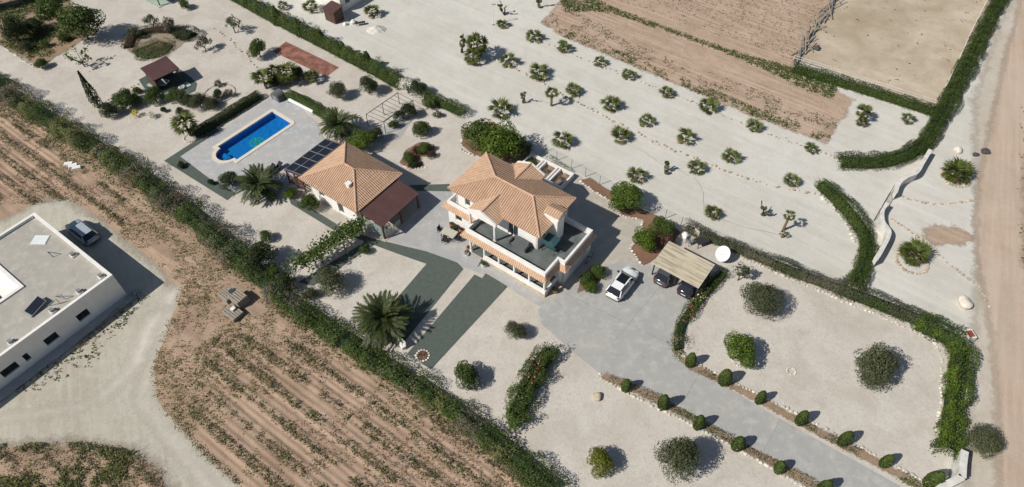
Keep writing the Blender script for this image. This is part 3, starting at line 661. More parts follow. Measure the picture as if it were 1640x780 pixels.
# solar lean-to
la = MB(); pts = [(-12.1, 0.35, 2.25), (-9.05, 0.35, 2.95), (-9.05, 7.0, 2.95), (-12.1, 7.0, 2.25)]
la.add(pts+[(p[0], p[1], p[2]-0.14) for p in pts], [(0, 1, 2, 3), (7, 6, 5, 4)]+[(i, 4+i, 4+(i+1) % 4, (i+1) % 4) for i in range(4)])
lo_ = la.build('lean_to_roof', 'brown_metal', annex)
for (x, y) in ((-12.0, 0.5), (-10.6, 0.5), (-12.0, 3.6), (-12.0, 6.85), (-9.3, 0.5)): MB().box(x-0.07, x+0.07, y-0.07, y+0.07, 0.05, 2.15 if x < -11 else 2.3).build('lean_to_post', 'brown_wood', annex)
for k in range(5): MB().box(-11.9, -9.4, 0.47, 0.53, 0.3+0.3*k, 0.42+0.3*k).build('slat', 'brown_wood', annex)
solar = thing('solar_array', 'ten dark solar panels on the brown lean-to roof by the pool', 'solar panels', HV(0, 0)*0+ABc, R(-36))
sl_ = Vector((3.05, 0, 0.70)).normalized(); sn = Vector((-0.70, 0, 3.05)).normalized()
b0 = Vector((-12.02, 0.45, 2.27))+sn*0.09
for i in range(5):
    for j in range(2):
        p = b0+sl_*(0.08+j*1.47)+Vector((0, 0.03+i*1.27, 0)); fr_ = MB(); q = MB()
        ax, ay = sl_*1.43, Vector((0, 1.23, 0))
        fr_.add([p, p+ax, p+ax+ay, p+ay]+[x-sn*0.05 for x in (p, p+ax, p+ax+ay, p+ay)], [(0, 1, 2, 3), (7, 6, 5, 4)]+[(k, 4+k, 4+(k+1) % 4, (k+1) % 4) for k in range(4)])
        fo = fr_.build('solar_panel', 'grey_metal', solar)
        e = 0.035; p2 = p+sl_*e+Vector((0, e, 0))+sn*0.004; ax2, ay2 = sl_*(1.43-2*e), Vector((0, 1.23-2*e, 0))
        q.add([p2, p2+ax2, p2+ax2+ay2, p2+ay2], [(0, 1, 2, 3)]); q.build('cell_sheet', 'solar_cell', fo)

# ---- white flat-roofed house at the left edge
WH = 3.56
Wc = G(180, 440, WH); Wt = G(55, 340, WH); Wd = ang(Wt, Wc); W0 = Wc.copy(); W0.z = 0
fh = thing('flat_roofed_house', 'modern white house with flat grey roof and roof patio at the left edge', 'house', W0, Wd)
# local: x runs back along the top edge (negative), y runs along the window facade (negative = towards the left of the photo)
WL = (Wc-Wt).length; WF = 30.0
wall(fh, (0, -WF), (0, 0), 0, WH, 0.3, [(WF-12.5, WF-11.0, 1.02, 2.0), (WF-10.35, WF-9.86, 1.02, 2.0), (WF-8.24, WF-6.98, 1.02, 2.0), (WF-4.86, WF-3.66, 1.02, 2.0), (WF-16.5, WF-15.0, 1.02, 2.0)], frame='dark_metal', pane='dark_glass', deep=0.2)
wall(fh, (-0.3, 0), (-WL, 0), 0, WH, 0.3); wall(fh, (-WL, -0.3), (-WL, -WF), 0, WH, 0.3)
cx0, cx1, cy0, cy1 = -12.6, -5.97, -20.0, -5.95
rf = MB(); zr = WH-0.3
for (x0, x1, y0, y1) in ((-WL+0.3, -0.3, cy1, -0.31), (cx1, -0.3, -WF, cy1), (-WL+0.3, cx0, -WF, cy1), (cx0, cx1, -WF, cy0)): rf.box(x0, x1, y0, y1, zr-0.25, zr)
rf.build('roof_slab', 'roof_screed', fh)
cw = MB(); pz = zr+0.16
cw.box(cx0-0.02, cx1+0.02, cy1-0.34, cy1+0.02, 0.5, pz); cw.box(cx1-0.34, cx1+0.02, cy0, cy1-0.34, 0.5, pz-0.002); cw.box(cx0-0.02, cx0+0.34, cy0, cy1-0.34, 0.5, pz-0.002)
cw.build('courtyard_wall', 'white_paint', fh)
MB().box(cx0, cx1, cy0, cy1, 1.9, 2.0).build('courtyard_floor', 'white_trim', fh)
MB().box(0.001, 1.1, -WF, 1.0, 0, 0.22).build('plinth_walk', 'patio_concrete', fh)
def on_roof(name, label, cat, x, y, rz=0.0):
    c, s = math.cos(Wd), math.sin(Wd); return thing(name, label, cat, (W0.x+x*c-y*s, W0.y+x*s+y*c, zr), Wd+rz)
t = on_roof('roof_hatch', 'white square hatch cover lying on the flat grey roof', 'hatch', -10.4, -1.7, R(35))
MB().box(-0.8, 0.8, -0.6, 0.6, 0.0, 0.05).build('frame', 'white_trim', t); MB().box(-0.75, 0.75, -0.55, 0.55, 0.05, 0.09).build('cover', 'reel_white', t)
t = on_roof('flat_solar_panel', 'single dark panel propped on the flat grey roof', 'solar panel', -2.65, -6.65, R(8))
p = [(-0.6, -0.95, 0.15), (0.6, -0.95, 0.15), (0.6, 0.95, 0.5), (-0.6, 0.95, 0.5)]
MB().add(p+[(a, b2, c-0.05) for a, b2, c in p], [(0,1,2,3),(7,6,5,4)]+[(k, 4+k, 4+(k+1) % 4, (k+1) % 4) for k in range(4)]).build('frame', 'grey_metal', t)
MB().add([(a*0.94, b2*0.96, c+0.006) for a, b2, c in p], [(0,1,2,3)]).build('cell_sheet', 'solar_cell', t)
MB().bar((-0.5, 0.9, 0), (-0.5, 0.9, 0.45), 0.05).bar((0.5, 0.9, 0), (0.5, 0.9, 0.45), 0.05).bar((-0.5, -0.9, 0), (-0.5, -0.9, 0.12), 0.05).bar((0.5, -0.9, 0), (0.5, -0.9, 0.12), 0.05).build('leg', 'grey_metal', t)
for x, y, w in ((-5.7, -0.85, 'by the middle of the long parapet'), (-0.95, -0.75, 'in the corner nearest the parked silver car shadow'), (-0.95, -3.1, 'above the window nearest the corner'), (-1.0, -5.9, 'next to the propped dark panel'), (-0.85, -10.1, 'above the window at the photo edge')):
    t = on_roof('roof_vent', 'small square roof vent box '+w, 'vent', x, y)
    MB().box(-0.3, 0.3, -0.25, 0.25, 0, 0.18).build('vent_base', 'white_trim', t); MB().box(-0.18, 0.18, -0.2, 0.2, 0.18, 0.42).build('vent_cowl', 'grey_metal', t)
for x, y, r, w in ((-7.8, -2.2, 0, 'triangular metal bracket frame in the middle of the flat roof'), (-1.9, -4.6, 20, 'triangular metal bracket frame beside the vent on the flat roof'), (-1.6, -5.4, 50, 'triangular metal bracket frame beside the propped dark panel')):
    t = on_roof('bracket_frame', w, 'bracket', x, y, R(r))
    MB().bar((-0.6, 0, 0.03), (0.6, 0, 0.03), 0.05).bar((-0.6, 0, 0.03), (0.5, 0, 0.8), 0.05).bar((0.6, 0, 0.03), (0.5, 0, 0.8), 0.05).build('metal_bar', 'grey_metal', t)
t = on_roof('courtyard_chair', 'dark chair standing on the white roof patio', 'chair', -7.6, -8.2); t.location.z = 2.0
MB().box(-0.3, 0.3, -0.3, 0.3, 0.4, 0.48).build('seat', 'dark_metal', t); MB().box(-0.3, 0.3, 0.27, 0.33, 0.48, 1.0).build('backrest', 'dark_metal', t)
for x in (-0.27, 0.27):
    for y in (-0.27, 0.27): MB().bar((x, y, 0), (x, y, 0.4), 0.05).build('leg', 'dark_metal', t)

# ---- carport with two cars beneath
cpA, cpB, cpC, cpD = G(1072.5, 386.7, 2.5), G(1146.7, 424.2, 2.5), G(1117.5, 460.8, 2.3), G(1043.3, 420.8, 2.3)
cpr = ang(cpD, cpC); cpo = (cpA+cpB+cpC+cpD)/4; cpo.z = 0
CW, CD = (cpC-cpD).length/2, (cpA-cpD).length/2
cp = thing('carport', 'carport with rust streaked cream sheet roof over two dark cars', 'carport', cpo, cpr)
pts = [(-CW, -CD, 2.28), (CW, -CD, 2.28), (CW, CD, 2.5), (-CW, CD, 2.5)]
ms = MB(); nsh = 60
for k in range(nsh):                                 # box-profile sheet
    x0, x1 = -CW+2*CW*k/nsh, -CW+2*CW*(k+1)/nsh; up = 0.022 if k % 2 else 0.0
    ms.add([(x0, -CD, 2.28+up), (x1, -CD, 2.28+up), (x1, CD, 2.5+up), (x0, CD, 2.5+up), (x0, -CD, 2.20), (x1, -CD, 2.20), (x1, CD, 2.42), (x0, CD, 2.42)], [(0,1,2,3),(7,6,5,4),(0,4,5,1),(2,6,7,3),(1,5,6,2),(3,7,4,0)])
m, nt, b = newmat('cream_roof'); v = coords(nt, 0, (0.22, 2.6, 1))
st1 = ramp2(nt, noise(nt, v, 1.7, 5, 0.65), (0, 0, 0), (1, 1, 1), 0.47, 0.56)
st2 = ramp2(nt, noise(nt, coords(nt, 0, (0.5, 0.5, 1)), 0.8, 2, 0.5), (0, 0, 0), (1, 1, 1), 0.34, 0.48)
o = mixc(nt, math_(nt, 'MULTIPLY', math_(nt, 'MULTIPLY', st1, st2), 0.6), (0.57, 0.505, 0.375), (0.24, 0.195, 0.14))
nt.links.new(o, b.inputs['Base Color']); b.inputs['Roughness'].default_value = 0.7
ms.build('roof_sheet', 'cream_roof', cp)
for x in (-CW+0.15, 0, CW-0.15):
    for y in (-CD+0.4, CD-0.2): MB().box(x-0.06, x+0.06, y-0.06, y+0.06, 0.03, 2.2+0.11*(y/CD)).build('post', 'dark_metal', cp)
MB().box(-CW+0.05, CW-0.05, CD-0.26, CD-0.14, 2.25, 2.40).build('beam', 'dark_metal', cp)

# ---- cars
def car(name, label, loc, rz, paint, roof_paint=None, Lc=4.45, Wd_=1.82, Hc=1.52, suv=0.0, group=None):
    t = thing(name, label, 'car', loc, rz, group)    # x forward
    n = 17; hl = Lc/2; body = MB(); rings = []
    for i in range(n):
        f = i/(n-1)*2-1; x = f*hl
        edge = max(0.0, abs(f)-0.62)/0.38
        hw = Wd_/2*(1-0.26*edge**2.3)
        if f > 0: zt = 0.98-0.20*max(0, f-0.35)/0.65-0.18*max(0, f-0.9)/0.1
        else: zt = 1.02-0.06*max(0, -f-0.7)/0.3-0.16*max(0, -f-0.94)/0.06
        zb = 0.24+0.12*edge
        ring = [(x, -hw*0.90, zb), (x, -hw, zb+0.14), (x, -hw, 0.62), (x, -hw*0.97, zt-0.12), (x, -hw*0.86, zt), (x, 0, zt+0.035), (x, hw*0.86, zt), (x, hw*0.97, zt-0.12), (x, hw, 0.62), (x, hw, zb+0.14), (x, hw*0.90, zb)]
        rings.append(ring)
    m_ = 11; vs = [p for r in rings for p in r]
    fs = [(i*m_+k, (i+1)*m_+k, (i+1)*m_+(k+1) % m_, i*m_+(k+1) % m_) for i in range(n-1) for k in range(m_)]
    fs += [tuple(range(m_)), tuple((n-1)*m_+k for k in reversed(range(m_)))]
    body.add(vs, [tuple(reversed(f)) for f in fs]); body.build('body', paint, t, smooth=True)
    # glasshouse: rear glass, side glass, windscreen as one dark shell, then the roof skin
    xs = [(-hl*0.93, 0.98, 0.66), (-hl*0.74, Hc-0.07, 0.60), (-hl*0.35, Hc-0.005, 0.615), (0.05*hl, Hc-0.01, 0.61), (0.22*hl, Hc-0.08, 0.59), (0.52*hl, 0.95, 0.70)]
    gh = MB(); vs = []
    for x, z, w in xs:
        vs += [(x, -Wd_/2*0.885, 0.93), (x, -Wd_/2*w*1.18, z-0.03), (x, -Wd_/2*w*0.95, z), (x, Wd_/2*w*0.95, z), (x, Wd_/2*w*1.18, z-0.03), (x, Wd_/2*0.885, 0.93)]
    fs = [(i*6+k, (i+1)*6+k, (i+1)*6+(k+1) % 6, i*6+(k+1) % 6) for i in range(len(xs)-1) for k in range(6)]
    fs += [tuple(range(6)), tuple((len(xs)-1)*6+k for k in reversed(range(6)))]
    gh.add(vs, [tuple(reversed(f)) for f in fs]); gh.build('glasshouse', 'dark_glass', t, smooth=False)
    def skin(x0, x1, w0, w1, mat, nm, lift=0.012):
        def zz(x):
            for (a, za, _), (b3, zb3, _) in zip(xs, xs[1:]):
                if a <= x <= b3: return za+(zb3-za)*(x-a)/(b3-a)
            return Hc
        k = 6; s = MB(); v2 = []
        for i in range(k+1):
            x = x0+(x1-x0)*i/k
            v2 += [(x, w0*Wd_/2, zz(x)+lift), (x, (w0+w1)/2*Wd_/2, zz(x)+lift+(0.012 if w0*w1 < 0 else 0)), (x, w1*Wd_/2, zz(x)+lift)]
        s.add(v2, [(i*3+j, i*3+3+j, i*3+4+j, i*3+1+j) for i in range(k) for j in range(2)])
        s.build(nm, mat, t, smooth=True)
    if roof_paint:                                    # painted rear roof, dark panoramic panel in front
        skin(-hl*0.74, -hl*0.34, -0.63, 0.63, paint, 'roof_panel'); skin(-hl*0.335, hl*0.20, -0.55, 0.55, roof_paint, 'glass_roof')
        for sgn in (-1, 1): skin(-hl*0.335, hl*0.20, sgn*0.56 if sgn > 0 else -0.70, 0.70 if sgn > 0 else -0.56, paint, 'roof_rail')
    else: skin(-hl*0.74, hl*0.20, -0.64, 0.64, paint, 'roof_panel')
    for sgn in (-1, 1):                               # pillars
        for (x0, z0_, x1, z1_) in ((0.52*hl, 0.97, 0.22*hl, Hc-0.07), (-0.02*hl, 0.97, -0.05*hl, Hc-0.03), (-0.93*hl, 1.0, -0.72*hl, Hc-0.08)):
            MB().bar((x0, sgn*Wd_/2*0.875, z0_), (x1, sgn*Wd_/2*0.71, z1_), 0.09, 0.06).build('pillar', paint, t)
        MB().box(0.30*hl, 0.40*hl, sgn*Wd_/2*1.10-0.10, sgn*Wd_/2*1.10+0.10, 0.93, 1.07).build('mirror', paint if not suv else 'dark_metal', t)
        MB().box(hl*0.88, hl*0.955, sgn*Wd_/2*0.55-0.18, sgn*Wd_/2*0.55+0.18, 0.66, 0.80).build('headlight', 'lamp_clear', t)
        MB().box(-hl*0.985, -hl*0.93, sgn*Wd_/2*0.70-0.13, sgn*Wd_/2*0.70+0.13, 0.74, 0.88).build('tail_light', 'lamp_red', t)
        for x in (-hl*0.60, hl*0.62):
            w = MB().tube([(x, sgn*(Wd_/2-0.23), 0.33), (x, sgn*(Wd_/2-0.20), 0.33), (x, sgn*(Wd_/2+0.005), 0.33), (x, sgn*(Wd_/2+0.012), 0.33)], [0.30, 0.33, 0.33, 0.29], 16).build('wheel', 'black_rubber', t)
            MB().tube([(x, sgn*(Wd_/2+0.012), 0.33), (x, sgn*(Wd_/2+0.02), 0.33)], [0.22, 0.19], 12).build('rim', 'aluminium', w)
    MB().box(-hl*1.003, -hl*0.985, -0.26, 0.26, 0.55, 0.66).build('number_plate', 'white_trim', t)
    MB().box(-hl*1.0, -hl*0.9, -Wd_/2*0.68, Wd_/2*0.68, 0.27, 0.42).build('bumper', 'dark_metal', t)
    return t
ca, cb = G(985, 474), G(1010, 447)
car('parked_car', 'white crossover car with black glass roof parked on the concrete drive', ((ca+cb)/2)+Vector((-0.1, 0.1, 0.03)), R(54), 'car_white', 'dark_glass', 4.45, 1.84, 1.58, 1)
car('parked_car', 'dark grey car under the carport next to the mulch bed', G(1070, 438)+Vector((0, 0, 0.03)), R(54), 'car_grey', None, 4.4, 1.80, 1.55)
car('parked_car', 'navy blue car under the carport beside the rose hedge', G(1107, 456)+Vector((0, 0, 0.03)), R(54), 'car_navy', None, 4.3, 1.80, 1.48)
car('parked_car', 'silver hatchback parked beside the flat roofed white house', G(136, 377)+Vector((0, 0, 0.06)), R(144), 'car_silver', None, 4.4, 1.82, 1.46)

# ---- gazebo
ga = [G(222.4, 111.7, 2.6), G(262.8, 89.2, 2.9), G(288.5, 101.4, 2.9), G(244.2, 125.1, 2.6)]
gz = sum(ga, Vector())/4; gz.z = 0; grz = ang(ga[0], ga[1])
gw, gd = (ga[1]-ga[0]).length/2, (ga[1]-ga[2]).length/2
gaz = thing('gazebo', 'open garden gazebo with sloping brown roof on a green base', 'gazebo', gz, grz)
p = [(-gw, -gd, 2.3), (gw, -gd, 2.3), (gw, gd, 2.7), (-gw, gd, 2.7)]
MB().add(p+[(a, b2, c-0.12) for a, b2, c in p], [(0,1,2,3),(7,6,5,4)]+[(k, 4+k, 4+(k+1) % 4, (k+1) % 4) for k in range(4)]).build('roof', 'brown_metal', gaz)
for x in (-gw+0.3, gw-0.3):
    for y in (-gd+0.3, gd-0.3): MB().box(x-0.08, x+0.08, y-0.08, y+0.08, 0.03, 2.2+0.4*(y+gd)/(2*gd)).build('post', 'brown_wood', gaz)
MB().box(-gw+0.2, gw-0.2, gd-0.4, gd-0.25, 0.03, 1.9).build('back_wall', 'brown_wood', gaz)
MB().box(-gw+0.22, -gw+0.36, -gd+0.5, gd-0.42, 0.03, 1.9).build('side_wall', 'brown_wood', gaz)
MB().box(-gw-0.2, gw+0.2, -gd-1.3, gd, 0.032, 0.12).build('base', 'pale_green_concrete', gaz)
MB().box(-gw+0.4, gw+0.2, -gd-0.2, gd-0.42, 0.12, 0.135).build('floor_mat', 'turf_green', gaz)
t = thing('garden_table', 'round pale green table in front of the brown gazebo', 'table', G(264, 139), 0)
MB().tube([(0, 0, 0.12), (0, 0, 0.7)], 0.08, 8).build('leg', 'pale_green_concrete', t); MB().tube([(0, 0, 0.7), (0, 0, 0.78)], 0.75, 20).build('table_top', 'pale_green_concrete', t)
t = thing('tyre_planter', 'white rimmed round planter on the turf beside the gazebo', 'planter', G(292, 142), 0)
MB().tube([(0, 0, 0.03), (0, 0, 0.35)], [0.38, 0.42], 14).build('pot', 'white_trim', t); MB().tube([(0, 0, 0.34), (0, 0, 0.36)], 0.33, 12).build('soil', 'bed_soil', t)

# ================================================================== VEGETATION
def leaves(rg, C, N, size, mat, name, asp=0.5, tintv=None, jit=0.5):
    """one quad per centre C with preferred normal N"""
    n = len(C); nr = N+rg.normal(size=(n, 3))*jit; nr /= np.linalg.norm(nr, axis=1)[:, None]+1e-9
    a = np.cross(nr, rg.normal(size=(n, 3))); a /= np.linalg.norm(a, axis=1)[:, None]+1e-9
    b2 = np.cross(nr, a); s = size*(0.6+0.8*rg.random(n))[:, None]
    V = np.stack([C-a*s, C-b2*s*asp, C+a*s, C+b2*s*asp], 1)
    return quads(name, V, rg.random(n) if tintv is None else tintv, mat)
def crown(seed, n, size, mat, sq=0.85, lumps=14, open_=0.0, name='crown', asp=0.55):
    """unit-radius crown standing on z=0: leaf clumps of uneven size spread over and through the volume"""
    rg = np.random.default_rng(seed)
    d = rg.normal(size=(lumps, 3)); d /= np.linalg.norm(d, axis=1)[:, None]; d[:, 2] = np.abs(d[:, 2])*1.1-0.35
    c = d*(0.42+0.32*rg.random(lumps))[:, None]; rr = 0.22+0.24*rg.random(lumps)
    k = rg.choice(lumps, n, p=rr**2/np.sum(rr**2))
    w = rg.normal(size=(n, 3)); w /= np.linalg.norm(w, axis=1)[:, None]
    rad = rr[k]*(1-open_*rg.random(n))*(0.80+0.24*rg.random(n)**0.7)
    C = c[k]+w*rad[:, None]
    spray = rg.random(n) < 0.03; C[spray] *= 1.08
    lt = rg.random(lumps)[k]*0.5+rg.random(n)*0.5
    N = w*0.8+C*0.4; C[:, 2] = C[:, 2]*sq+0.72*sq
    ok = C[:, 2] > 0.02
    return leaves(rg, C[ok], N[ok], size, mat, name, asp, lt[ok])
CR = {}
def getcrown(kind, i):
    key = (kind, i)
    if key in CR: return CR[key]
    sd = hash(kind) % 1 + sum(ord(c) for c in kind)*7+i
    if kind == 'olive': me = crown(sd, 8000, 0.040, 'leaf_olive', 0.86, 40, 0.22, asp=0.4)
    elif kind == 'green': me = crown(sd, 5600, 0.045, 'leaf_green', 0.85, 24)
    elif kind == 'bright': me = crown(sd, 5600, 0.045, 'leaf_bright', 0.85, 24)
    elif kind == 'yellow': me = crown(sd, 5200, 0.047, 'leaf_yellow', 0.85, 22)
    elif kind == 'dark': me = crown(sd, 5800, 0.044, 'leaf_dark', 0.90, 24)
    elif kind == 'grey': me = crown(sd, 900, 0.075, 'leaf_grey', 0.85, 14, 0.5)
    elif kind == 'sparse': me = crown(sd, 420, 0.085, 'leaf_olive', 0.95, 12, 0.6)
    elif kind == 'yew': me = None
    elif kind == 'red': me = crown(sd, 700, 0.09, 'leaf_red', 0.8, 12)
    elif kind == 'whiteflower': me = crown(sd, 900, 0.06, 'white_flower', 0.85, 18)
    elif kind == 'yellowflower': me = crown(sd, 500, 0.07, 'yellow_flower', 0.85, 14)
    elif kind == 'pinkflower': me = crown(sd, 130, 0.075, 'pink_flower', 0.85, 18)
    CR[key] = me; return me
nb = [0]
def bush(x, y, r, kind, label, cat='shrub', th=0.0, sq=1.0, group=None, flower=None, name=None):
    nb[0] += 1; rm = r*mpp(x, y)*1.05; sq *= 1.10; loc = G(x, y, th+0.62*rm*sq); loc.z = 0
    nm = name or ('tree' if th > 0.25 else 'shrub')
    t = thing(nm, label, cat, loc, (nb[0]*2.4) % 6.28, group)
    link('crown', getcrown(kind, nb[0] % 3), t, (0, 0, th), (0, 0, 0), (rm*(1+0.13*math.sin(nb[0]*1.7)), rm*(1+0.13*math.cos(nb[0]*2.3)), rm*sq*(1+0.08*math.sin(nb[0]*3.1))))
    if flower: link('blossom', getcrown(flower, nb[0] % 2), t, (0, 0, th+0.02), (0, 0, 1.0), (rm*1.03, rm*1.03, rm*sq*1.03))
    tr = MB(); rr = max(0.04, 0.05*rm); rn = random.Random(nb[0])
    tr.tube([(0, 0, -0.02), (0.03*rm, 0, th*0.5+0.05*rm), (0, 0.02*rm, th+0.3*rm)], [rr*1.4, rr, rr*0.8], 7)
    for k in range(4):
        a = k*1.6+rn.random(); tr.tube([(0, 0, th+0.2*rm), (0.45*rm*math.cos(a), 0.45*rm*math.sin(a), (th+0.85*rm*sq))], [rr*0.7, rr*0.25], 5)
    tr.build('trunk', 'bark', t)
    return t
def path_pts(pix, step=0.25, close=False):
    P = [G(*p) for p in pix]; out = []; acc = 0
    for a, b2 in zip(P, P[1:]):
        L = (b2-a).length; k = max(1, int(L/step))
        for i in range(k): out.append(a+(b2-a)*i/k)
    out.append(P[-1]); return np.array([p[:2] for p in out])
def hedge(pix, w, h, mat, label, dens=90, leaf=0.13, lump=0.35, seed=0, name='hedge', cat='hedge', core=True, mats=None, bumps=None, group=None, gaps=0.0):
    """hedge along a pixel polyline on the ground; w, h in metres"""
    rg = np.random.default_rng(seed+11); P = path_pts(pix, 0.3); D = np.gradient(P, axis=0); D /= np.linalg.norm(D, axis=1)[:, None]+1e-9
    Nn = np.stack([-D[:, 1], D[:, 0]], 1); m_ = len(P); L = m_*0.3
    o = P[0]
    root = thing(name, label, cat, (o[0], o[1], 0), 0, group)
    leaf *= 0.52; n = int(L*dens*3.3*(w+2*h)/3)
    i = rg.integers(0, m_, n); al = rg.normal(size=n)*0.2
    a = rg.random(n)*math.pi
    nz1 = vnoise(np.stack([i*0.3, np.zeros(n)+seed], 1), 0.9, seed); nz2 = vnoise(np.stack([i*0.3, a*1.2], 1), 1.3, seed+1)
    k = 1-lump+lump*2*(0.5*nz1+0.5*nz2)
    if bumps: k = k*(1+bumps*np.maximum(0, np.sin(i*0.3*2*math.pi/3.1))**3)
    depth = 1-0.35*rg.random(n)**2
    ca_, sa_ = np.cos(a), np.sin(a)
    ex = np.sign(ca_)*np.abs(ca_)**0.65*w/2*k*depth; ez = np.abs(sa_)**0.65*h*(k**1.0)*depth
    if bumps: ex = ex/(1+0.5*(k-1).clip(0, 1))
    C = np.column_stack([P[i]+D[i]*al[:, None]+Nn[i]*ex[:, None]-o, ez+0.03])
    N = np.column_stack([Nn[i]*ca_[:, None], sa_])
    tv = 0.5*rg.random(n)+0.5*vnoise(np.stack([i*0.3, a], 1), 0.5, seed+5)
    keep = np.ones(n, bool)
    if gaps: keep = vnoise(np.stack([i*0.3, ex], 1), 0.55, seed+8) > gaps
    if mats:
        sel = vnoise(np.stack([i*0.3, ex], 1), 0.28, seed+9)+0.35*(vnoise(np.stack([i*0.3, ex], 1), 1.3, seed+10)-0.5)
        edges = [q for _, q in mats]
        for j, (mt, q) in enumerate(mats):
            q0 = edges[j-1] if j else -9
            ok = keep & (sel > q0) & (sel <= q)
            if ok.sum() > 5: link('foliage', leaves(rg, C[ok], N[ok], leaf, mt, 'foliage', 0.5, tv[ok]), root)
    else: link('foliage', leaves(rg, C[keep], N[keep], leaf, mat, 'foliage', 0.5, tv[keep]), root)
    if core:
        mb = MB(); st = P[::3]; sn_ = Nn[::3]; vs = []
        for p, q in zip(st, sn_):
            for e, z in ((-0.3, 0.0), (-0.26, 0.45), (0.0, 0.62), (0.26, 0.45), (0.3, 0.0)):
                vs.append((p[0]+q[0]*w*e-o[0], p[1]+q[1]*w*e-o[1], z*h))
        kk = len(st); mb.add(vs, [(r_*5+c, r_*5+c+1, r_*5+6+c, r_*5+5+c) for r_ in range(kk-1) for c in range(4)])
        mb.build('dark_core', 'cypress_core', root)  # dark filler core added to block see-through, shades the hedge inside by colour
    return root

# ---- palm fronds
def fan_mesh(seed, mat):
    rg = np.random.default_rng(seed); V = []; T = []
    V.append([(0, -0.014, 0), (0.46, -0.010, 0.05), (0.46, 0.010, 0.05), (0, 0.014, 0)]); T.append(0.9)
    for k in range(9):
        a = (k-4)/4*1.02+rg.normal()*0.05; L = (0.58+0.07*rg.random())*(1-0.22*abs(a)/1.4); o = np.array([0.44, 0, 0.05])
        d = np.array([math.cos(a), math.sin(a), 0.0]); p = np.array([-d[1], d[0], 0]); w = 0.050
        m1 = o+d*L*0.5+np.array([0, 0, 0.03]); tip = o+d*L+np.array([0, 0, -0.09-0.08*rg.random()])
        V.append([o, m1-p*w, tip, m1+p*w]); T.append(0.3+0.7*rg.random())
    return quads('frond', np.array([np.array(q) for q in V]), T, mat)
FAN = [fan_mesh(i, 'leaf_palm') for i in range(3)]; FANY = fan_mesh(9, 'leaf_brown')
def pin_mesh(seed, mat):
    rg = np.random.default_rng(seed); V = []; T = []
    def pt(t): return np.array([t*0.98, 0, 0.10*math.sin(t*2.4)-0.36*t**2.6])
    for i in range(10):
        a, b2 = pt(i/10), pt((i+1)/10); w = 0.012*(1-i/12)
        V.append([a+(0, -w, 0), b2+(0, -w, 0), b2+(0, w, 0), a+(0, w, 0)]); T.append(0.8)
    for i in range(30):
        t = 0.14+0.86*i/29; p = pt(t); q = pt(min(1.03, t+0.05)); d = (q-p)/np.linalg.norm(q-p)
        L = 0.25*(1-0.75*abs(t-0.45)**1.6)*(1.0 if t > 0.3 else 0.55+t)
        for sgn in (-1, 1):
            dr = d*0.72+np.array([0, sgn*0.75, -0.18+0.22*rg.random()]); tip = p+dr*L*(0.85+0.3*rg.random()); w = d*0.026
            V.append([p-w, p+dr*L*0.4-w, tip, p+dr*L*0.4+w]); T.append(rg.random())
    return quads('frond', np.array([np.array(q) for q in V]), T, mat)
PIN = [pin_mesh(i, 'leaf_date') for i in range(3)]
npal = [0]
def palm(x, y, r, label, th=0.15, nf=24, kind='fan', group=None, droop=0.0, name='fan_palm'):
    """x, y = photo pixel of the crown's middle"""
    npal[0] += 1; rn = random.Random(npal[0]*13); rm = r*mpp(x, y)*1.02
    loc = G(x, y, th+0.25*rm); loc.z = 0
    t = thing(name, label, 'palm', loc, 0, group)
    tr = MB(); rr = (0.13 if kind == 'fan' else 0.30)*(1 if th < 2 else 0.9); k = max(2, int(th/0.18))
    tr.tube([(0.02*math.sin(i*2.1), 0.02*math.cos(i*1.7), -0.02+(th+0.1)*i/k) for i in range(k+1)], [rr*(1.25 if i % 2 else 0.95)*(1.2-0.25*i/k) for i in range(k+1)], 9)
    tr.build('trunk', 'palm_bark', t)
    for i in range(nf):
        az = i*2.39996+rn.random()*0.5; q = (i+0.5)/nf
        el = R(76-88*q**0.8-droop*q)+rn.gauss(0, 0.10)
        s = rm*(0.80+0.25*rn.random())*(0.75+0.25*math.sin(math.pi*min(1, q*1.2)))
        me = (FAN if kind == 'fan' else PIN)[i % 3]
        if kind == 'fan' and q > 0.8 and rn.random() < 0.4: me = FANY
        link('frond', me, t, (0.05*math.cos(az), 0.05*math.sin(az), th+0.05), (rn.gauss(0, 0.35), -el, az), s)
    return t
def cactus(x, y, s, label, n=9):
    rn = random.Random(int(x*7+y)); t = thing('prickly_pear', label, 'cactus', G(x, y), rn.random()*3, 'prickly pear cacti on the white gravel')
    pads = [((0, 0, 0), 0.0)]
    for i in range(n):
        b0, lean = pads[rn.randrange(max(1, len(pads)-4), len(pads)+1)-1] if i else pads[0]
        a = rn.random()*6.28; L = s*(0.34+0.1*rn.random()); d = Vector((0.55*math.cos(a), 0.55*math.sin(a), 0.9)).normalized()
        if i == 0: d = Vector((0, 0, 1))
        p0 = Vector(b0); p1 = p0+d*L; w = d.cross(Vector((math.sin(a*3), math.cos(a*3), 0.2))).normalized()*L*0.36; th = d.cross(w).normalized()*L*0.09
        mb = MB(); ring = []
        for k in range(8):
            an = k*math.pi/4; ring.append(p0+d*L*(0.5-0.5*math.cos(an))*1.0+w*math.sin(an))
        c = (p0+p1)/2; vs = ring+[c+th, c-th]; mb.add(vs, [(k, (k+1) % 8, 8) for k in range(8)]+[((k+1) % 8, k, 9) for k in range(8)])
        mb.build('pad', 'leaf_olive', t); pads.append((tuple(p1-d*L*0.05), 0))
    MB().tube([(0, 0, -0.02), (0, 0, 0.15*s)], [0.10*s, 0.07*s], 7).build('stem', 'bark', t)
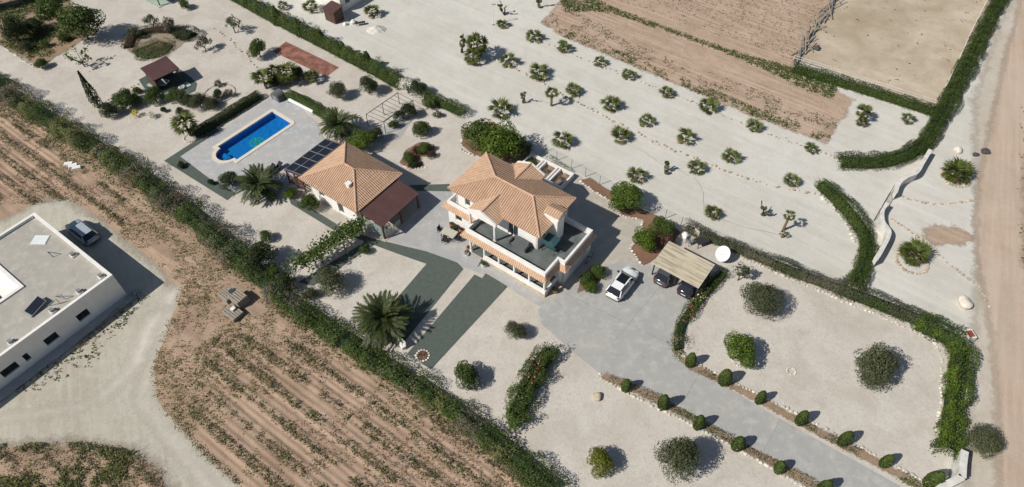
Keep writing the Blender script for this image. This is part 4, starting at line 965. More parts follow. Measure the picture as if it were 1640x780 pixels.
def clipped(x, y, hpx, label, group):
    """clipped columnar conifer; x, y = photo pixel of its middle"""
    nb[0] += 1; s = hpx*mpp(x, y)*2.2*(1+0.14*math.sin(x*0.9)); loc = G(x, y, s*0.47); loc.z = 0
    t = thing('clipped_conifer', label, 'conifer', loc, nb[0]*1.3, group)
    key = ('yewm', nb[0] % 3)
    if key not in CR:
        rg = np.random.default_rng(nb[0]+50); n = 1500; a = rg.random(n)*6.283; z = rg.random(n)
        pr_ = 0.23*np.clip(1-(np.abs(z-0.36)/0.66)**2.0, 0, 1)**0.7*(0.88+0.18*rg.random(n))
        C = np.column_stack([np.cos(a)*pr_, np.sin(a)*pr_, z]); N = np.column_stack([np.cos(a), np.sin(a), (z-0.4)*1.5])
        CR[key] = leaves(rg, C, N, 0.042, 'leaf_hedge', 'crown', 0.5, None, 0.5)
    link('crown', CR[key], t, (0, 0, 0.03), (0, 0, 0), (s*(0.92+0.14*math.sin(x*1.7)), s*(0.95+0.12*math.cos(y)), s))
    MB().tube([(0, 0, -0.02), (0, 0, s*0.8)], [0.08, 0.03], 6).build('trunk', 'bark', t)
    return t

# ---- fan palms on the white gravel: (x, y, r, label)
GF = 'fan palms planted along the white gravel drive'
for x, y, r, lb in [
  (856,58,13,'small fan palm at the upper corner of the ploughed field'), (903,75,15,'bushy upright fan palm second along the field edge'), (960,98,14,'low fan palm third along the field edge'),
  (1007,119,11,'smallest round fan palm on the field edge'), (1068,147,13,'small fan palm just right of the smallest round one on the field edge'), (1133,169,17,'wide fan palm at the field edge halfway along the drive'),
  (1207,201,13,'yellowish fan palm near the field corner'), (1299,237,14,'small fan palm below the field corner'), (815,96,18,'thick dark fan palm beside the double trunked palm'),
  (863,115,17,'round upright fan palm on the stone line above the prickly pear'), (918,143,14,'fan palm beside the short trunked palm on the stone line'), (978,166,20,'wide spreading fan palm on the stone line right of the trunked palm'),
  (1035,193,16,'fan palm on the stone line above the wide gravel lane middle'), (1100,218,18,'dark fan palm on the stone line left of the lone pair'), (1172,250,16,'fan palm on the stone line nearest the gate but one'),
  (1268,289,16,'squat fan palm at the end of the curved hedge'), (800,175,20,'dark fan palm behind the large green bush'), (901,224,18,'fan palm alone on the gravel right of the large green bush'),
  (994,217,16,'fan palm on the open gravel between two stone lines'), (1020,280,16,'fan palm behind the round green tree by the paving'), (1115,267,17,'fan palm with a hose running past it on the gravel'),
  (1143,340,17,'fan palm on the gravel behind the carport'), (1455,190,13,'small fan palm under the arena hedge')]:
    palm(x, y, r*(1.16+0.14*math.sin(x)), lb, 0.25, 13+int(x) % 5, 'fan', GF)
palm(1533,274,29,'large fan palm in a stone ring beside the dirt road',0.35,34,'fan'); palm(1465,404,29,'large fan palm in a stone ring below the gate wall',0.35,34,'fan')
palm(884,148,14,'slender fan palm with a bare trunk on the stone line',1.9,18,'fan'); palm(1265,345,11,'slim trunked fan palm standing on the open gravel',2.3,18,'fan',None,20)
palm(1255,374,8,'stubby companion palm at the foot of the slim trunked palm',0.5,12,'fan')
palm(764,68,22,'tall double trunked fan palm with brown skirt on the white yard',2.0,34,'fan',None,25); palm(757,88,18,'lower head of the double palm with dry brown leaves',0.9,26,'fan',None,30)
palm(805,38,11,'small fan palm below the lamp post',0.2,18,'fan'); palm(595,17,15,'grey green fan palm beside the white outbuilding',0.6,22,'fan'); palm(497,9,15,'fan palm behind the brown shed at the top edge',0.6,22,'fan'); palm(452,8,10,'small pale fan palm behind the top hedge',0.3,18,'fan')
palm(295,196,24,'fan palm with stout trunk at the pool hedge end',1.7,30,'fan',None,15); palm(420,122,20,'fan palm at the top left pool corner',1.6,28,'fan',None,15); palm(458,114,22,'dark fan palm behind the pool changing box',1.4,30,'fan',None,15)
palm(499,121,15,'pale spiky palm beside the red paving',0.7,24,'fan'); palm(438,113,15,'fan palm between two others above the pool',1.5,24,'fan',None,10)
palm(1384,178,16,'tall spiky yucca like palm on gravel below the arena hedge',1.2,26,'fan'); palm(1380,195,12,'lower spiky head at the foot of the tall yucca',0.3,18,'fan')
palm(412,292,37,'big feathery date palm between pool deck and annex',1.2,46,'date',name='date_palm'); palm(612,507,48,'biggest feathery date palm beside the green turf strip',1.3,54,'date',name='date_palm'); palm(540,197,32,'dark feathery date palm behind the solar panels',1.4,46,'date',name='date_palm')
for x, y, s, lb in ((838,165,1.6,'prickly pear next to the slender palm'), (1066,278,1.7,'prickly pear left of the palm with a hose'), (1220,344,1.7,'prickly pear left of the slim trunked palm'), (808,24,1.9,'prickly pear beside the lamp post'), (863,12,1.9,'prickly pear near the top corner of the field'), (740,84,2.2,'tall prickly pear left of the double palm')): cactus(x, y, s, lb)

# ---- clipped conifers along the drive
W6 = ['nearest the oleanders', 'second', 'third', 'fourth', 'fifth', 'last']
for (x, y), w in zip(((1003,617),(1063,644),(1120,676),(1183,710),(1249,748),(1322,779)), W6): clipped(x, y, 16, 'clipped conifer in the left border of the drive, '+w+' from the house', 'clipped conifers lining the drive')
for (x, y), w in zip(((1107,576),(1162,604),(1219,636),(1285,669),(1355,702),(1421,738),(1497,768)), ['first, by the rose hedge', 'second', 'third', 'fourth', 'fifth', 'sixth', 'big last one by the white wall']): clipped(x, y, 17 if y < 760 else 20, 'clipped conifer in the right border of the drive, '+w, 'clipped conifers lining the drive')
for x, y, w in ((441,26,'nearest the top edge'), (476,44,'second from the top edge'), (513,62,'third from the top edge'), (549,78,'fourth from the top edge'), (588,97,'nearest the white flowering shrub')): clipped(x, y, 12, 'dark column conifer rising from the tall hedge, '+w, 'column conifers in the tall hedge')
# ---- trees and shrubs
for a in [
 (1222,478,30,'olive','round grey olive tree in the right gravel garden near the carport','tree',0.5), (1405,584,40,'olive','large grey olive tree in the middle of the right gravel garden','tree',0.5),
 (1086,731,40,'olive','large grey olive tree at the bottom of the left gravel garden','tree',0.5), (1578,704,26,'olive','round olive tree beside the dirt road by the white wall','tree',0.5),
 (1186,560,27,'bright','dense green round tree between the olive trees','tree',0.4), (960,738,23,'yellow','yellow green citrus tree near the bottom edge','tree',0.4),
 (748,600,24,'green','round trimmed green bush below the turf strip','shrub',0.1), (825,528,20,'olive','round green bush left of the concrete drive','shrub',0.2),
 (527,451,25,'olive','round olive coloured bush beside the vine arbour','shrub',0.2), (413,409,28,'dark','dark round tree at the edge of the boundary hedge','tree',0.4),
 (1187,436,19,'sparse','sparse young tree beside the satellite dish','tree',0.5), (1003,313,27,'bright','bright leafy tree beside the villa paving','tree',0.6),
 (1030,386,22,'bright','bright green bush in the mulch bed beside the carport','shrub',0.1), (1058,362,22,'green','olive green bush in the mulch bed behind the bright one','shrub',0.3), (1068,385,16,'red','dark reddish bush against the carport roof edge','shrub',0.1),
 (770,215,32,'green','left crown of the large green thicket behind the villa','tree',0.5), (800,228,34,'bright','middle crown of the large green thicket behind the villa','tree',0.5), (828,238,24,'dark','right crown of the large green thicket behind the villa','tree',0.4),
 (495,325,17,'green','round dark green citrus beside the annex wall','shrub',0.3), (577,224,19,'bright','bright lime green bush behind the annex','shrub',0.4), (604,217,13,'dark','dark bush right of the lime green bush','shrub',0.3),
 (675,205,17,'green','round green bush right of the metal pergola','shrub',0.2), (655,178,13,'dark','dark bush at the far end of the metal pergola','shrub',0.2), (631,199,9,'green','small bush inside the metal pergola','shrub',0.1),
 (590,136,16,'dark','dark upright olive under the hedge by the flowering shrub','tree',0.4), (540,143,17,'olive','grey green olive below the red paving','tree',0.4), (413,79,16,'green','round green bush left of the red paving','shrub',0.2),
 (372,38,15,'sparse','sparse young tree on the gravel near the top hedge','tree',0.5), (325,70,15,'grey','wispy grey shrub right of the round island bed','shrub',0.2), (295,6,10,'green','small green bush at the top edge','shrub',0.1),
 (126,34,28,'green','large round green tree at the corner of the garden bed','tree',1.0), (80,10,26,'green','bushy green tree in the garden bed at the top edge','tree',0.6), (20,50,22,'dark','dark shrub mass at the left photo edge','shrub',0.2), (55,40,16,'dark','low dark shrub in the garden bed middle','shrub',0.0), (100,60,8,'green','small green bush in the brown garden bed','shrub',0.0), (65,102,11,'green','low bush at the lower tip of the garden bed','shrub',0.0), (40,75,10,'olive','grey low bush near the garden bed edge','shrub',0.0), (70,70,8,'green','tiny round bush in the bare garden bed soil','shrub',0.0),
 (425,379,11,'green','small bush on the gravel above the dark round tree','shrub',0.1), (583,400,10,'green','small bush in a pot ring beside the turf path','shrub',0.1), (465,310,11,'bright','small bright bush at the lean-to corner','shrub',0.1),
 (368,288,15,'dark','dark bushy shrub on the pool deck beside the date palm','shrub',0.2), (290,264,7,'dark','tiny dark shrub on the turf border below the deck corner','shrub',0.0), (338,292,7,'dark','tiny dark shrub on the turf border near the date palm','shrub',0.0),
 (940,448,13,'green','leafy shrub at the villa corner in the shade','shrub',0.0), (958,434,14,'green','taller leafy shrub behind the villa corner shrub','shrub',0.1), (946,460,12,'bright','flowering low shrub at the front of the corner bed','shrub',0.0),
 (655,252,11,'green','bush at the tip of the small island bed','shrub',0.0), (668,240,10,'red','reddish plants in the small island bed middle','shrub',0.0), (680,236,12,'green','bush at the far end of the small island bed','shrub',0.0), (660,262,9,'dark','dark low plants at the near end of the small island bed','shrub',0.0), (690,246,9,'red','reddish low plants beside the small island bed bush','shrub',0.0),
 (197,158,18,'green','round green bush left of the gazebo front','shrub',0.1), (172,178,15,'dark','dark bush at the foot of the tall cypress','shrub',0.0), (245,152,17,'green','green bush in front of the gazebo','shrub',0.1), (280,153,15,'green','second green bush in front of the gazebo','shrub',0.1), (318,162,16,'olive','olive green bush in the rockery above the pool hedge','shrub',0.1), (337,165,13,'olive','lighter bush in the rockery above the pool hedge','shrub',0.0), (349,152,10,'dark','dark low bush in the round stone ring','shrub',0.0), (349,134,8,'grey','round grey ball shrub beside the gazebo turf','shrub',0.0), (219,145,7,'green','tiny bush beside the gazebo base','shrub',0.0), (217,182,9,'yellowflower','yellow flowering shrub in the rockery','shrub',0.0), (240,184,9,'whiteflower','pale flowering shrub next to the yellow one','shrub',0.0), (288,178,7,'dark','small dark shrub beside the pool hedge palm','shrub',0.0), (262,176,6,'dark','tiny dark shrub on the gravel below the gazebo','shrub',0.0),
 (652,138,17,'whiteflower','large white flowering shrub at the end of the top hedge','shrub',0.1), (668,140,15,'dark','narrow dark conifer right of the white flowering shrub','conifer',0.2), (690,165,13,'green','round hedge bush below the dark conifer','shrub',0.0), (700,182,9,'grey','grey shrub at the gravel edge below the hedge','shrub',0.0),
 (270,40,14,'grey','grey bare shrub on the crescent bed','shrub',0.1), (213,52,12,'sparse','thin shrub at the left tip of the crescent bed','shrub',0.2), (243,35,13,'sparse','thin shrub behind the crescent bed','shrub',0.3),
  (456,452,19,'dark','dark bush at the hedge beside the vine arbour','shrub',0.2), (437,432,14,'green','green bush between the dark round tree and the arbour','shrub',0.1), (497,470,12,'olive','small olive bush below the arbour end','shrub',0.1), (215,160,12,'green','bush between the cypress bushes and the gazebo','shrub',0.0), (300,162,12,'dark','dark bush between the gazebo bushes and the rockery','shrub',0.0), (365,150,9,'grey','pale shrub at the right of the rockery','shrub',0.0), (447,128,14,'dark','dark bush under the palms at the pool corner','shrub',0.1), (478,120,13,'dark','dark bush under the palms by the red paving','shrub',0.1), (640,185,10,'dark','dark climber on the metal pergola','shrub',0.3),
 ]: bush(*a[:5], cat=a[5], th=a[6])
CY = thing('cypress', 'tall thin dark cypress left of the gazebo garden', 'cypress', G(159, 172), 0)
rg = np.random.default_rng(77); n = 1100; a = rg.random(n)*6.283; z = rg.random(n)**0.9
pr_ = (0.62*np.minimum(1, (1-z)*1.5+0.05)*np.minimum(1, z*8+0.4))*(0.85+0.25*rg.random(n))
link('crown', leaves(rg, np.column_stack([np.cos(a)*pr_, np.sin(a)*pr_, z*5.6+0.15]), np.column_stack([np.cos(a), np.sin(a), 0.4+0*a]), 0.16, 'leaf_dark', 'crown', 0.4), CY)
MB().tube([(0, 0, -0.02), (0, 0, 5.2)], [0.14, 0.03], 7).build('trunk', 'bark', CY)
# young fig-like tree with bare limbs
FG = thing('young_fig_tree', 'small open tree with leaf tufts on the gravel above the cypress', 'tree', G(136, 107), 0)
fm = MB(); rn = random.Random(4); tips = []
fm.tube([(0, 0, 0), (0, 0, 0.7)], [0.10, 0.08], 7)
for k in range(9):
    a = k*0.7+rn.random()*0.4; p = (1.5*math.cos(a)*(0.5+rn.random()*0.6), 1.3*math.sin(a)*(0.5+0.6*rn.random()), 1.3+1.2*rn.random()); fm.tube([(0, 0, 0.65), (p[0]*0.5, p[1]*0.5, p[2]*0.6), p], [0.06, 0.04, 0.02], 5); tips.append(p)
fm.build('limbs', 'bark', FG)
rg = np.random.default_rng(5); C = np.repeat(np.array(tips), 16, 0)+rg.normal(size=(len(tips)*16, 3))*0.22
link('crown', leaves(rg, C, np.tile((0, 0, 1.0), (len(C), 1)), 0.16, 'leaf_green', 'crown', 0.8), FG)

# ---- hedges
WILD = [('leaf_dry', 0.16), ('leaf_grey', 0.36), ('leaf_green', 0.60), ('leaf_hedge', 0.78), ('leaf_weed', 9)]
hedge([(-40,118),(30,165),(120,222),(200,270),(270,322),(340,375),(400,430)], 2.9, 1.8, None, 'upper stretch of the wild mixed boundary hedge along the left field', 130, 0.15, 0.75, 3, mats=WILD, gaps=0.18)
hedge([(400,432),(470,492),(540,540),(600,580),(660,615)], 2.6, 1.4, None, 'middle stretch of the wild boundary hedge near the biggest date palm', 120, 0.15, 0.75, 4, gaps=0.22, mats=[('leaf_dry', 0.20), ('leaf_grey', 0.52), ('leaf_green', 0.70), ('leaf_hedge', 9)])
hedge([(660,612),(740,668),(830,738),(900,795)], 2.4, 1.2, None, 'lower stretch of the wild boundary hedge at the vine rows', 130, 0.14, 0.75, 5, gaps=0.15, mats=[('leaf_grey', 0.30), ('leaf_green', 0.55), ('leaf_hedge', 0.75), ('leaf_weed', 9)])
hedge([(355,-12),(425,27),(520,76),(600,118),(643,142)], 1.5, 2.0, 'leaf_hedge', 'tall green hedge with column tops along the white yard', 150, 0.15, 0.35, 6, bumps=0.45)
hedge([(682,157),(710,170),(745,186)], 1.5, 1.4, None, 'short mixed hedge with rusty end right of the flowering shrub', 120, 0.14, 0.4, 7, mats=[('leaf_hedge', 0.7), ('leaf_yellow', 9)])
hedge([(312,220),(345,200),(415,157)], 1.3, 1.1, 'leaf_dark', 'clipped dark hedge along the left side of the pool deck', 420, 0.11, 0.15, 8)
hedge([(465,157),(495,172),(528,192)], 1.2, 1.3, 'leaf_hedge', 'clipped hedge behind the pool cover reel', 420, 0.11, 0.15, 9)
hedge([(1270,112),(1340,133),(1420,158),(1500,184)], 2.0, 1.0, 'leaf_hedge', 'dark hedge along the front of the riding arena', 150, 0.14, 0.3, 10)
hedge([(1612,-25),(1570,60),(1535,130),(1512,175),(1495,205),(1480,232),(1455,250),(1420,262),(1385,264),(1340,262)], 2.3, 1.4, 'leaf_hedge', 'long green hedge beside the riding arena curling round to the gate', 150, 0.14, 0.45, 11)
hedge([(1313,298),(1335,318),(1360,345),(1385,380),(1387,405),(1378,435),(1362,466)], 2.0, 1.3, 'leaf_hedge', 'curved green hedge sweeping down from the gate entrance', 150, 0.14, 0.45, 12)
hedge([(1098,368),(1150,388),(1210,412),(1270,438),(1340,464)], 1.6, 1.0, 'leaf_grey', 'grey green lavender hedge behind the carport and dish', 150, 0.14, 0.65, 13, mats=[('leaf_olive', 0.55), ('leaf_grey', 9)])
hedge([(1340,464),(1400,487),(1450,507),(1500,528)], 2.0, 1.3, None, 'mixed hedge at the top right of the right gravel garden', 140, 0.13, 0.4, 14, mats=[('leaf_olive', 0.5), ('leaf_hedge', 9)])
hedge([(1465,520),(1500,535),(1535,555),(1532,600),(1525,640),(1520,690),(1512,735)], 2.3, 1.5, None, 'bright green leafy hedge down the roadside of the right garden', 150, 0.15, 0.65, 15, mats=[('leaf_hedge', 0.42), ('leaf_bright', 0.72), ('leaf_green', 9)])
rh = hedge([(1157,440),(1135,462),(1112,490),(1092,518),(1084,545),(1086,562),(1094,572)], 1.3, 0.9, None, 'low rose hedge curving from the carport along the drive', 110, 0.13, 0.85, 16, gaps=0.3, mats=[('leaf_dry', 0.2), ('leaf_green', 0.55), ('leaf_hedge', 9)])
ol = hedge([(880,566),(866,584),(852,608),(838,640),(822,668),(835,685)], 2.3, 1.7, None, 'row of flowering oleander bushes between gravel and drive', 160, 0.16, 0.9, 17, gaps=0.2, name='oleander_row', mats=[('leaf_green', 0.5), ('leaf_hedge', 9)])
def blossoms(root, pix, n, mat, w, h, seed):
    rg = np.random.default_rng(seed); P = path_pts(pix); i = rg.integers(0, len(P), n)
    C = np.column_stack([P[i]+rg.normal(size=(n, 2))*w-np.array(root.location[:2]), h*(0.75+0.35*rg.random(n))]); link('blossom', leaves(rg, C, np.tile((0, 0, 1.0), (n, 1)), 0.075, mat, 'blossom', 0.8), root)
blossoms(ol, [(862,590),(852,610),(842,630)], 60, 'pink_flower', 0.5, 1.5, 1); blossoms(rh, [(1145,450),(1110,492),(1092,518)], 80, 'pink_flower', 0.3, 0.75, 2); blossoms(rh, [(1130,465),(1110,492)], 30, 'white_flower', 0.3, 0.8, 3)
hedge([(205,78),(210,62),(228,52),(255,48),(280,50),(300,62)], 2.0, 0.7, None, 'crescent of dark ground cover on the gravel island bed', 130, 0.13, 0.4, 18, name='ground_cover', cat='plants', mats=[('leaf_red', 0.28), ('leaf_dark', 0.5), ('leaf_green', 9)])
hedge([(216,88),(240,78),(262,70),(268,80),(245,90),(228,88)], 3.0, 0.5, None, 'dry and green plants on the inner mound of the island bed', 110, 0.12, 0.5, 19, name='ground_cover', cat='plants', mats=[('leaf_dry', 0.5), ('leaf_weed', 0.75), ('leaf_green', 9)])
hedge([(282,58),(300,55),(312,62)], 2.6, 1.0, 'leaf_dark', 'low dark shrub at the right end of the island bed', 130, 0.13, 0.3, 20, name='spreading_shrub', cat='shrub')
for k, (pix, lb) in enumerate((([(965,602),(1035,632),(1110,672),(1200,722),(1310,782)], 'low mixed plants in the left border of the drive'), ([(1082,560),(1110,590),(1180,622),(1280,676),(1400,740),(1480,785)], 'low mixed plants in the right border of the drive'))):
    softsheet('border_soil', [(p[0]-5, p[1]+2) for p in pix]+[(p[0]+6, p[1]-4) for p in reversed(pix)], 0.046, 'garden_soil', (0.25, 0.25), margin=0.3)
    hedge(pix, 0.85, 0.40, None, lb, 80, 0.12, 0.6, 30+k, name='border_plants', cat='plants', core=False, mats=[('leaf_dry', 0.35), ('leaf_olive', 0.6), ('leaf_green', 9)], gaps=0.38)
softsheet('mulch_bed', [(1018,412),(1010,398),(1028,372),(1030,352),(995,344),(983,325),(950,305),(928,290),(945,285),(1000,322),(1060,350),(1090,372),(1075,392),(1045,418),(1030,425)], 0.05, 'bed_soil', (0.3, 0.3), margin=0.4)
softsheet('mulch_bed', [(925,470),(960,452),(970,428),(950,425),(930,445)], 0.05, 'bed_soil', (0.3, 0.3), margin=0.3)
softsheet('island_bed', [(640,262),(650,240),(672,228),(695,232),(697,250),(672,252),(680,266),(660,270)], 0.03, 'bed_soil', (0.3, 0.3), margin=0.3)
softsheet('crescent_bed', [(206,82),(208,64),(227,52),(260,46),(300,48),(316,60),(296,68),(282,80),(252,93),(226,92)], 0.02, 'tan_bed', (0.3, 0.3), margin=0.5)
softsheet('thicket_bed', [(738,232),(745,205),(790,195),(848,235),(850,256),(800,262),(760,248)], 0.03, 'bed_soil', (0.3, 0.3), margin=0.3)

# ---- vine arbour over the turf path
ar = thing('vine_arbour', 'leafy vine arbour on thin posts crossing the turf path', 'arbour', (0, 0, 0), 0)
pp_ = path_pts([(578,378),(548,398),(520,418),(496,434),(482,442)], 0.4); rg = np.random.default_rng(3)
i = rg.integers(0, len(pp_), 2300); lum = vnoise(np.stack([i*0.4, 0*i], 1), 0.55, 2)
ok = lum > 0.22; i = i[ok]; nn = len(i)
C = np.column_stack([pp_[i]+rg.normal(size=(nn, 2))*0.55, 1.75+0.4*rg.random(nn)+0.25*vnoise(pp_[i], 0.8, 1)])
link('vine_leaves', leaves(rg, C, np.tile((0, 0, 1.0), (nn, 1)), 0.13, 'leaf_green', 'vine_leaves', 0.8), ar)
am = MB(); q = np.gradient(pp_, axis=0); q /= np.linalg.norm(q, axis=1)[:, None]
for sgn in (-1, 1):
    side = np.column_stack([pp_[:, 0]-q[:, 1]*0.7*sgn, pp_[:, 1]+q[:, 0]*0.7*sgn]); am.bar((*side[0], 1.8), (*side[-1], 1.8), 0.06)
    for k in range(0, len(pp_), 6): MB().bar((*side[k], 0), (*side[k], 1.82), 0.07).build('post', 'brown_wood', ar)
am.build('rail', 'brown_wood', ar)

# ---- grapevines in rows and weeds on the ploughed land
rg = np.random.default_rng(21)
VM = []
for k in range(4):
    n = 26; C = np.column_stack([rg.normal(size=(n, 2))*0.24, 0.06+0.26*rg.random(n)]); VM.append(leaves(rg, C, np.tile((0, 0, 1.0), (n, 1)), 0.085, 'leaf_weed' if k % 2 else 'leaf_olive', 'leaves', 0.6))
stem = MB().tube([(0, 0, -0.05), (0.03, 0, 0.15), (0.0, 0.04, 0.4)], [0.035, 0.03, 0.015], 6).mesh('stem', 'bark')
def rowpix(off, t):                                   # a point on a vine row
    y = ROW0+off*ROWS; return Vector((t*_c-y*_s, t*_s+y*_c, 0))
def topx(p):
    z = p[1]*CP+CAMH*SP; return 820+FPX*p[0]/z, 390-FPX*(p[1]*SP-CAMH*CP)/z
nv = 0; sgnr = -1 if rowy(G(420, 650)) < ROW0 else 1
for off in range(0, 6):
    for t in np.arange(-60, 30, 1.45):
        p = rowpix(sgnr*off+rg.normal()*0.05, t+rg.normal()*0.45); x, y = topx(p)
        if not (320 < x < 900 and 545 < y < 800): continue
        if x < 300+(y-640)*0.75 and y > 640: continue
        if rg.random() < 0.3: continue
        nv += 1; o = thing('grapevine', 'small leafy grapevine in the '+('first', 'second', 'third', 'fourth', 'fifth', 'sixth')[off]+' vine row from the boundary hedge', 'vine', (p.x, p.y, 0.16), rg.random()*6, 'grapevines in the ploughed field', 0.8+0.5*rg.random())
        link('leaves', VM[nv % 4], o); link('stem', stem, o)
def scatter(name, poly, n, size, mat, label, accept=None, hmax=0.2, seed=1, clump=4, z=0.02, mult=4):
    rg = np.random.default_rng(seed); P = GN(poly); lo, hi = P.min(0), P.max(0); W = lo+(hi-lo)*rg.random((n*mult, 2))
    W = W[sdist(W, P) > 0]
    if accept is not None: W = W[accept(W)]
    W = W[:n]; C = np.repeat(W, clump, 0)+rg.normal(size=(len(W)*clump, 2))*size*1.3; k = len(C)
    C = np.column_stack([C, z+hmax*rg.random(k)])
    o = link(name, leaves(rg, C, np.tile((0, 0, 0.8), (k, 1)), size, mat, name, 0.45)); o['kind'] = 'stuff'; o['label'] = label; o['category'] = 'grass'
    return o
LEFT = [(-90,130),(0,180),(110,255),(260,360),(380,455),(470,522),(600,612),(760,705),(900,815),(300,815),(-90,815)]
TRK = GN([(60,330),(110,322),(200,385),(250,425),(286,465),(268,520),(240,590),(247,645),(305,712),(400,800),(285,800),(262,757),(215,722),(130,708),(-90,718),(-90,330)])
def off_track(W): return sdist(W, TRK) < -0.1
def xx_(W): return topx((W[:, 0], W[:, 1]))[0]
def rowband(W):
    y = (-W[:, 0]*_s+W[:, 1]*_c-ROW0)/ROWS; f = np.abs(y-np.round(y)); x, yy = topx((W[:, 0], W[:, 1]))
    return off_track(W) & (f < 0.10+0.16*vnoise(W, 0.35, 8)) & (vnoise(W, 0.5, 9)*0.6+vnoise(W, 1.7, 19)*0.4 > 0.38) & (yy > 535+30*vnoise(W, 0.3, 71)-(xx_(W) < 200)*420) & ((xx_(W) > 300+50*vnoise(W, 0.3, 72)) | (xx_(W) < 200) | (yy > 660))
scatter('row_weeds', LEFT, 5600, 0.085, 'leaf_olive', 'green weeds growing along the vine rows', rowband, 0.22, 2, 3, 0.2, 22)
scatter('row_fresh_weeds', LEFT, 2600, 0.09, 'leaf_weed', 'fresh green weeds growing along the vine rows', rowband, 0.22, 62, 3, 0.2, 22)
scatter('row_dry_grass', LEFT, 4500, 0.085, 'leaf_dry', 'dry grass along the vine rows', rowband, 0.2, 3, 3, 0.2, 22)
def patchy(W):
    x, y = topx((W[:, 0], W[:, 1])); near = (y < 640) & (x > 100) & (x < 440)
    return off_track(W) & (vnoise(W, 0.22, 12)*0.6+vnoise(W, 0.8, 13)*0.4 > np.where(near, 0.46, 0.66))
scatter('field_weeds', LEFT, 7000, 0.085, 'leaf_weed', 'scattered green weeds on the left soil', patchy, 0.25, 4, 3, 0.2, 10)
scatter('dry_grass', LEFT, 16000, 0.085, 'leaf_dry', 'scattered dry grass on the left soil', lambda W: off_track(W) & (vnoise(W, 0.2, 22)*0.5+vnoise(W, 0.9, 23)*0.5 > 0.5), 0.2, 5, 3, 0.2)
HB = [(-40,118),(30,165),(120,222),(200,270),(270,322),(340,375),(400,430),(470,492),(540,540),(600,580),(660,615),(740,668),(830,738),(900,795)]
HF = HB+[(x-12, y+(34 if x < 450 else 22)) for x, y in reversed(HB)]
scatter('hedge_foot_weeds', HF, 6500, 0.12, 'leaf_weed', 'thick weeds at the foot of the boundary hedge', lambda W: vnoise(W, 0.3, 50) > 0.30, 0.5, 6, 3, 0.2)
scatter('hedge_foot_grass', HF, 6500, 0.12, 'leaf_green', 'tall grass at the foot of the boundary hedge', lambda W: vnoise(W, 0.35, 51) > 0.42, 0.6, 7, 3, 0.2)
scatter('hedge_foot_dry_grass', HF, 2500, 0.12, 'leaf_dry', 'dry grass at the foot of the boundary hedge', lambda W: vnoise(W, 0.35, 52) > 0.5, 0.4, 27, 3, 0.2)
scatter('verge_weeds', [(-40,720),(130,712),(215,726),(262,760),(290,815),(-40,815)], 2600, 0.10, 'leaf_weed', 'rough green weeds below the farm track', lambda W: vnoise(W, 0.35, 30)*0.6+vnoise(W, 1.3, 38)*0.4 > 0.52, 0.35, 8, 3, 0.2)
scatter('field_grass_strip', [(895,-5),(930,-12),(985,14),(1070,46),(1160,78),(1265,108),(1340,140),(1330,160),(1280,140),(1215,108),(1130,74),(1050,46),(985,24),(950,18),(905,22)], 9000, 0.11, 'leaf_green', 'strip of green grass between the two bare fields', lambda W: vnoise(W, 0.6, 31)*0.8+vnoise(W, 0.15, 36)*0.2 > 0.22, 0.25, 9, 3)
scatter('field_edge_weeds', [(868,36),(905,60),(1010,104),(1200,184),(1322,229),(1345,195),(1200,140),(1010,70),(930,20),(890,20)], 4200, 0.09, 'leaf_olive', 'sparse weeds on the ploughed field', lambda W: vnoise(W, 0.35, 32)*0.5+vnoise(W, 1.2, 37)*0.5 > 0.52, 0.15, 10, 3)
scatter('field_margin_weeds', [(868,36),(905,60),(1010,104),(1200,184),(1322,229),(1330,220),(1205,172),(1015,93),(915,50),(885,28)], 1500, 0.11, 'leaf_green', 'green weeds along the gravel edge of the ploughed field', lambda W: vnoise(W, 0.3, 60)*0.6+vnoise(W, 1.1, 61)*0.4 > 0.52, 0.25, 63, 3, 0.05, 12)
scatter('far_field_weeds', [(960,-10),(1270,100),(1345,-10)], 900, 0.10, 'leaf_olive', 'small weeds dotted over the far field', None, 0.15, 11, 3)
scatter('arena_weeds', [(1352,-20),(1285,97),(1500,172),(1590,-20)], 60, 0.13, 'leaf_olive', 'few weeds in the riding arena', None, 0.1, 12, 3)
scatter('bed_weeds', [(-40,10),(60,-8),(110,-8),(120,30),(148,52),(100,85),(65,106),(0,70),(-40,40)], 3200, 0.13, 'leaf_green', 'weeds covering the garden bed at the top left', lambda W: vnoise(W, 0.4, 33)*0.6+vnoise(W, 1.2, 34)*0.4 > 0.45, 0.35, 13, 3)
scatter('road_edge_weeds', [(1634,150),(1650,150),(1650,430),(1634,430)], 200, 0.14, 'leaf_weed', 'weeds along the far edge of the dirt road', None, 0.2, 14, 3)

# ================================================================== WALLS, GATE, SMALL THINGS
def stones(pix, size, label, mat='pale_stone', step=None, wob=0.08, seed=1, name='stone_edging', close=False):
    rn = random.Random(seed); pix = pix+[pix[0]] if close else pix; P = path_pts(pix, step or size*1.5); mb = MB(); o = P[0]
    for p in P:
        if rn.random() < 0.08: continue
        mb.rock((p[0]+rn.gauss(0, wob)-o[0], p[1]+rn.gauss(0, wob)-o[1], 0.05), size*(0.6+0.5*rn.random()), rn, 0.8)
    e = mb.build(name, mat, None, (o[0], o[1], 0)); e['kind'] = 'stuff'; e['label'] = label; e['category'] = 'stones'; return e
stones([(822,108),(905,155),(985,196),(1050,228),(1120,258),(1180,281),(1240,300),(1310,312)], 0.22, 'stone line along the near side of the white gravel lane', 'tan_stone', 0.5, 0.12, 1)
stones([(1310,312),(1335,332),(1358,362),(1370,390)], 0.26, 'stone edging along the inside of the curved hedge', 'pale_stone', 0.42, 0.1, 2)
stones([(880,72),(960,106),(1050,140),(1140,177),(1220,212),(1335,252)], 0.16, 'thin stone line along the ploughed field', 'tan_stone', 0.55, 0.12, 3)
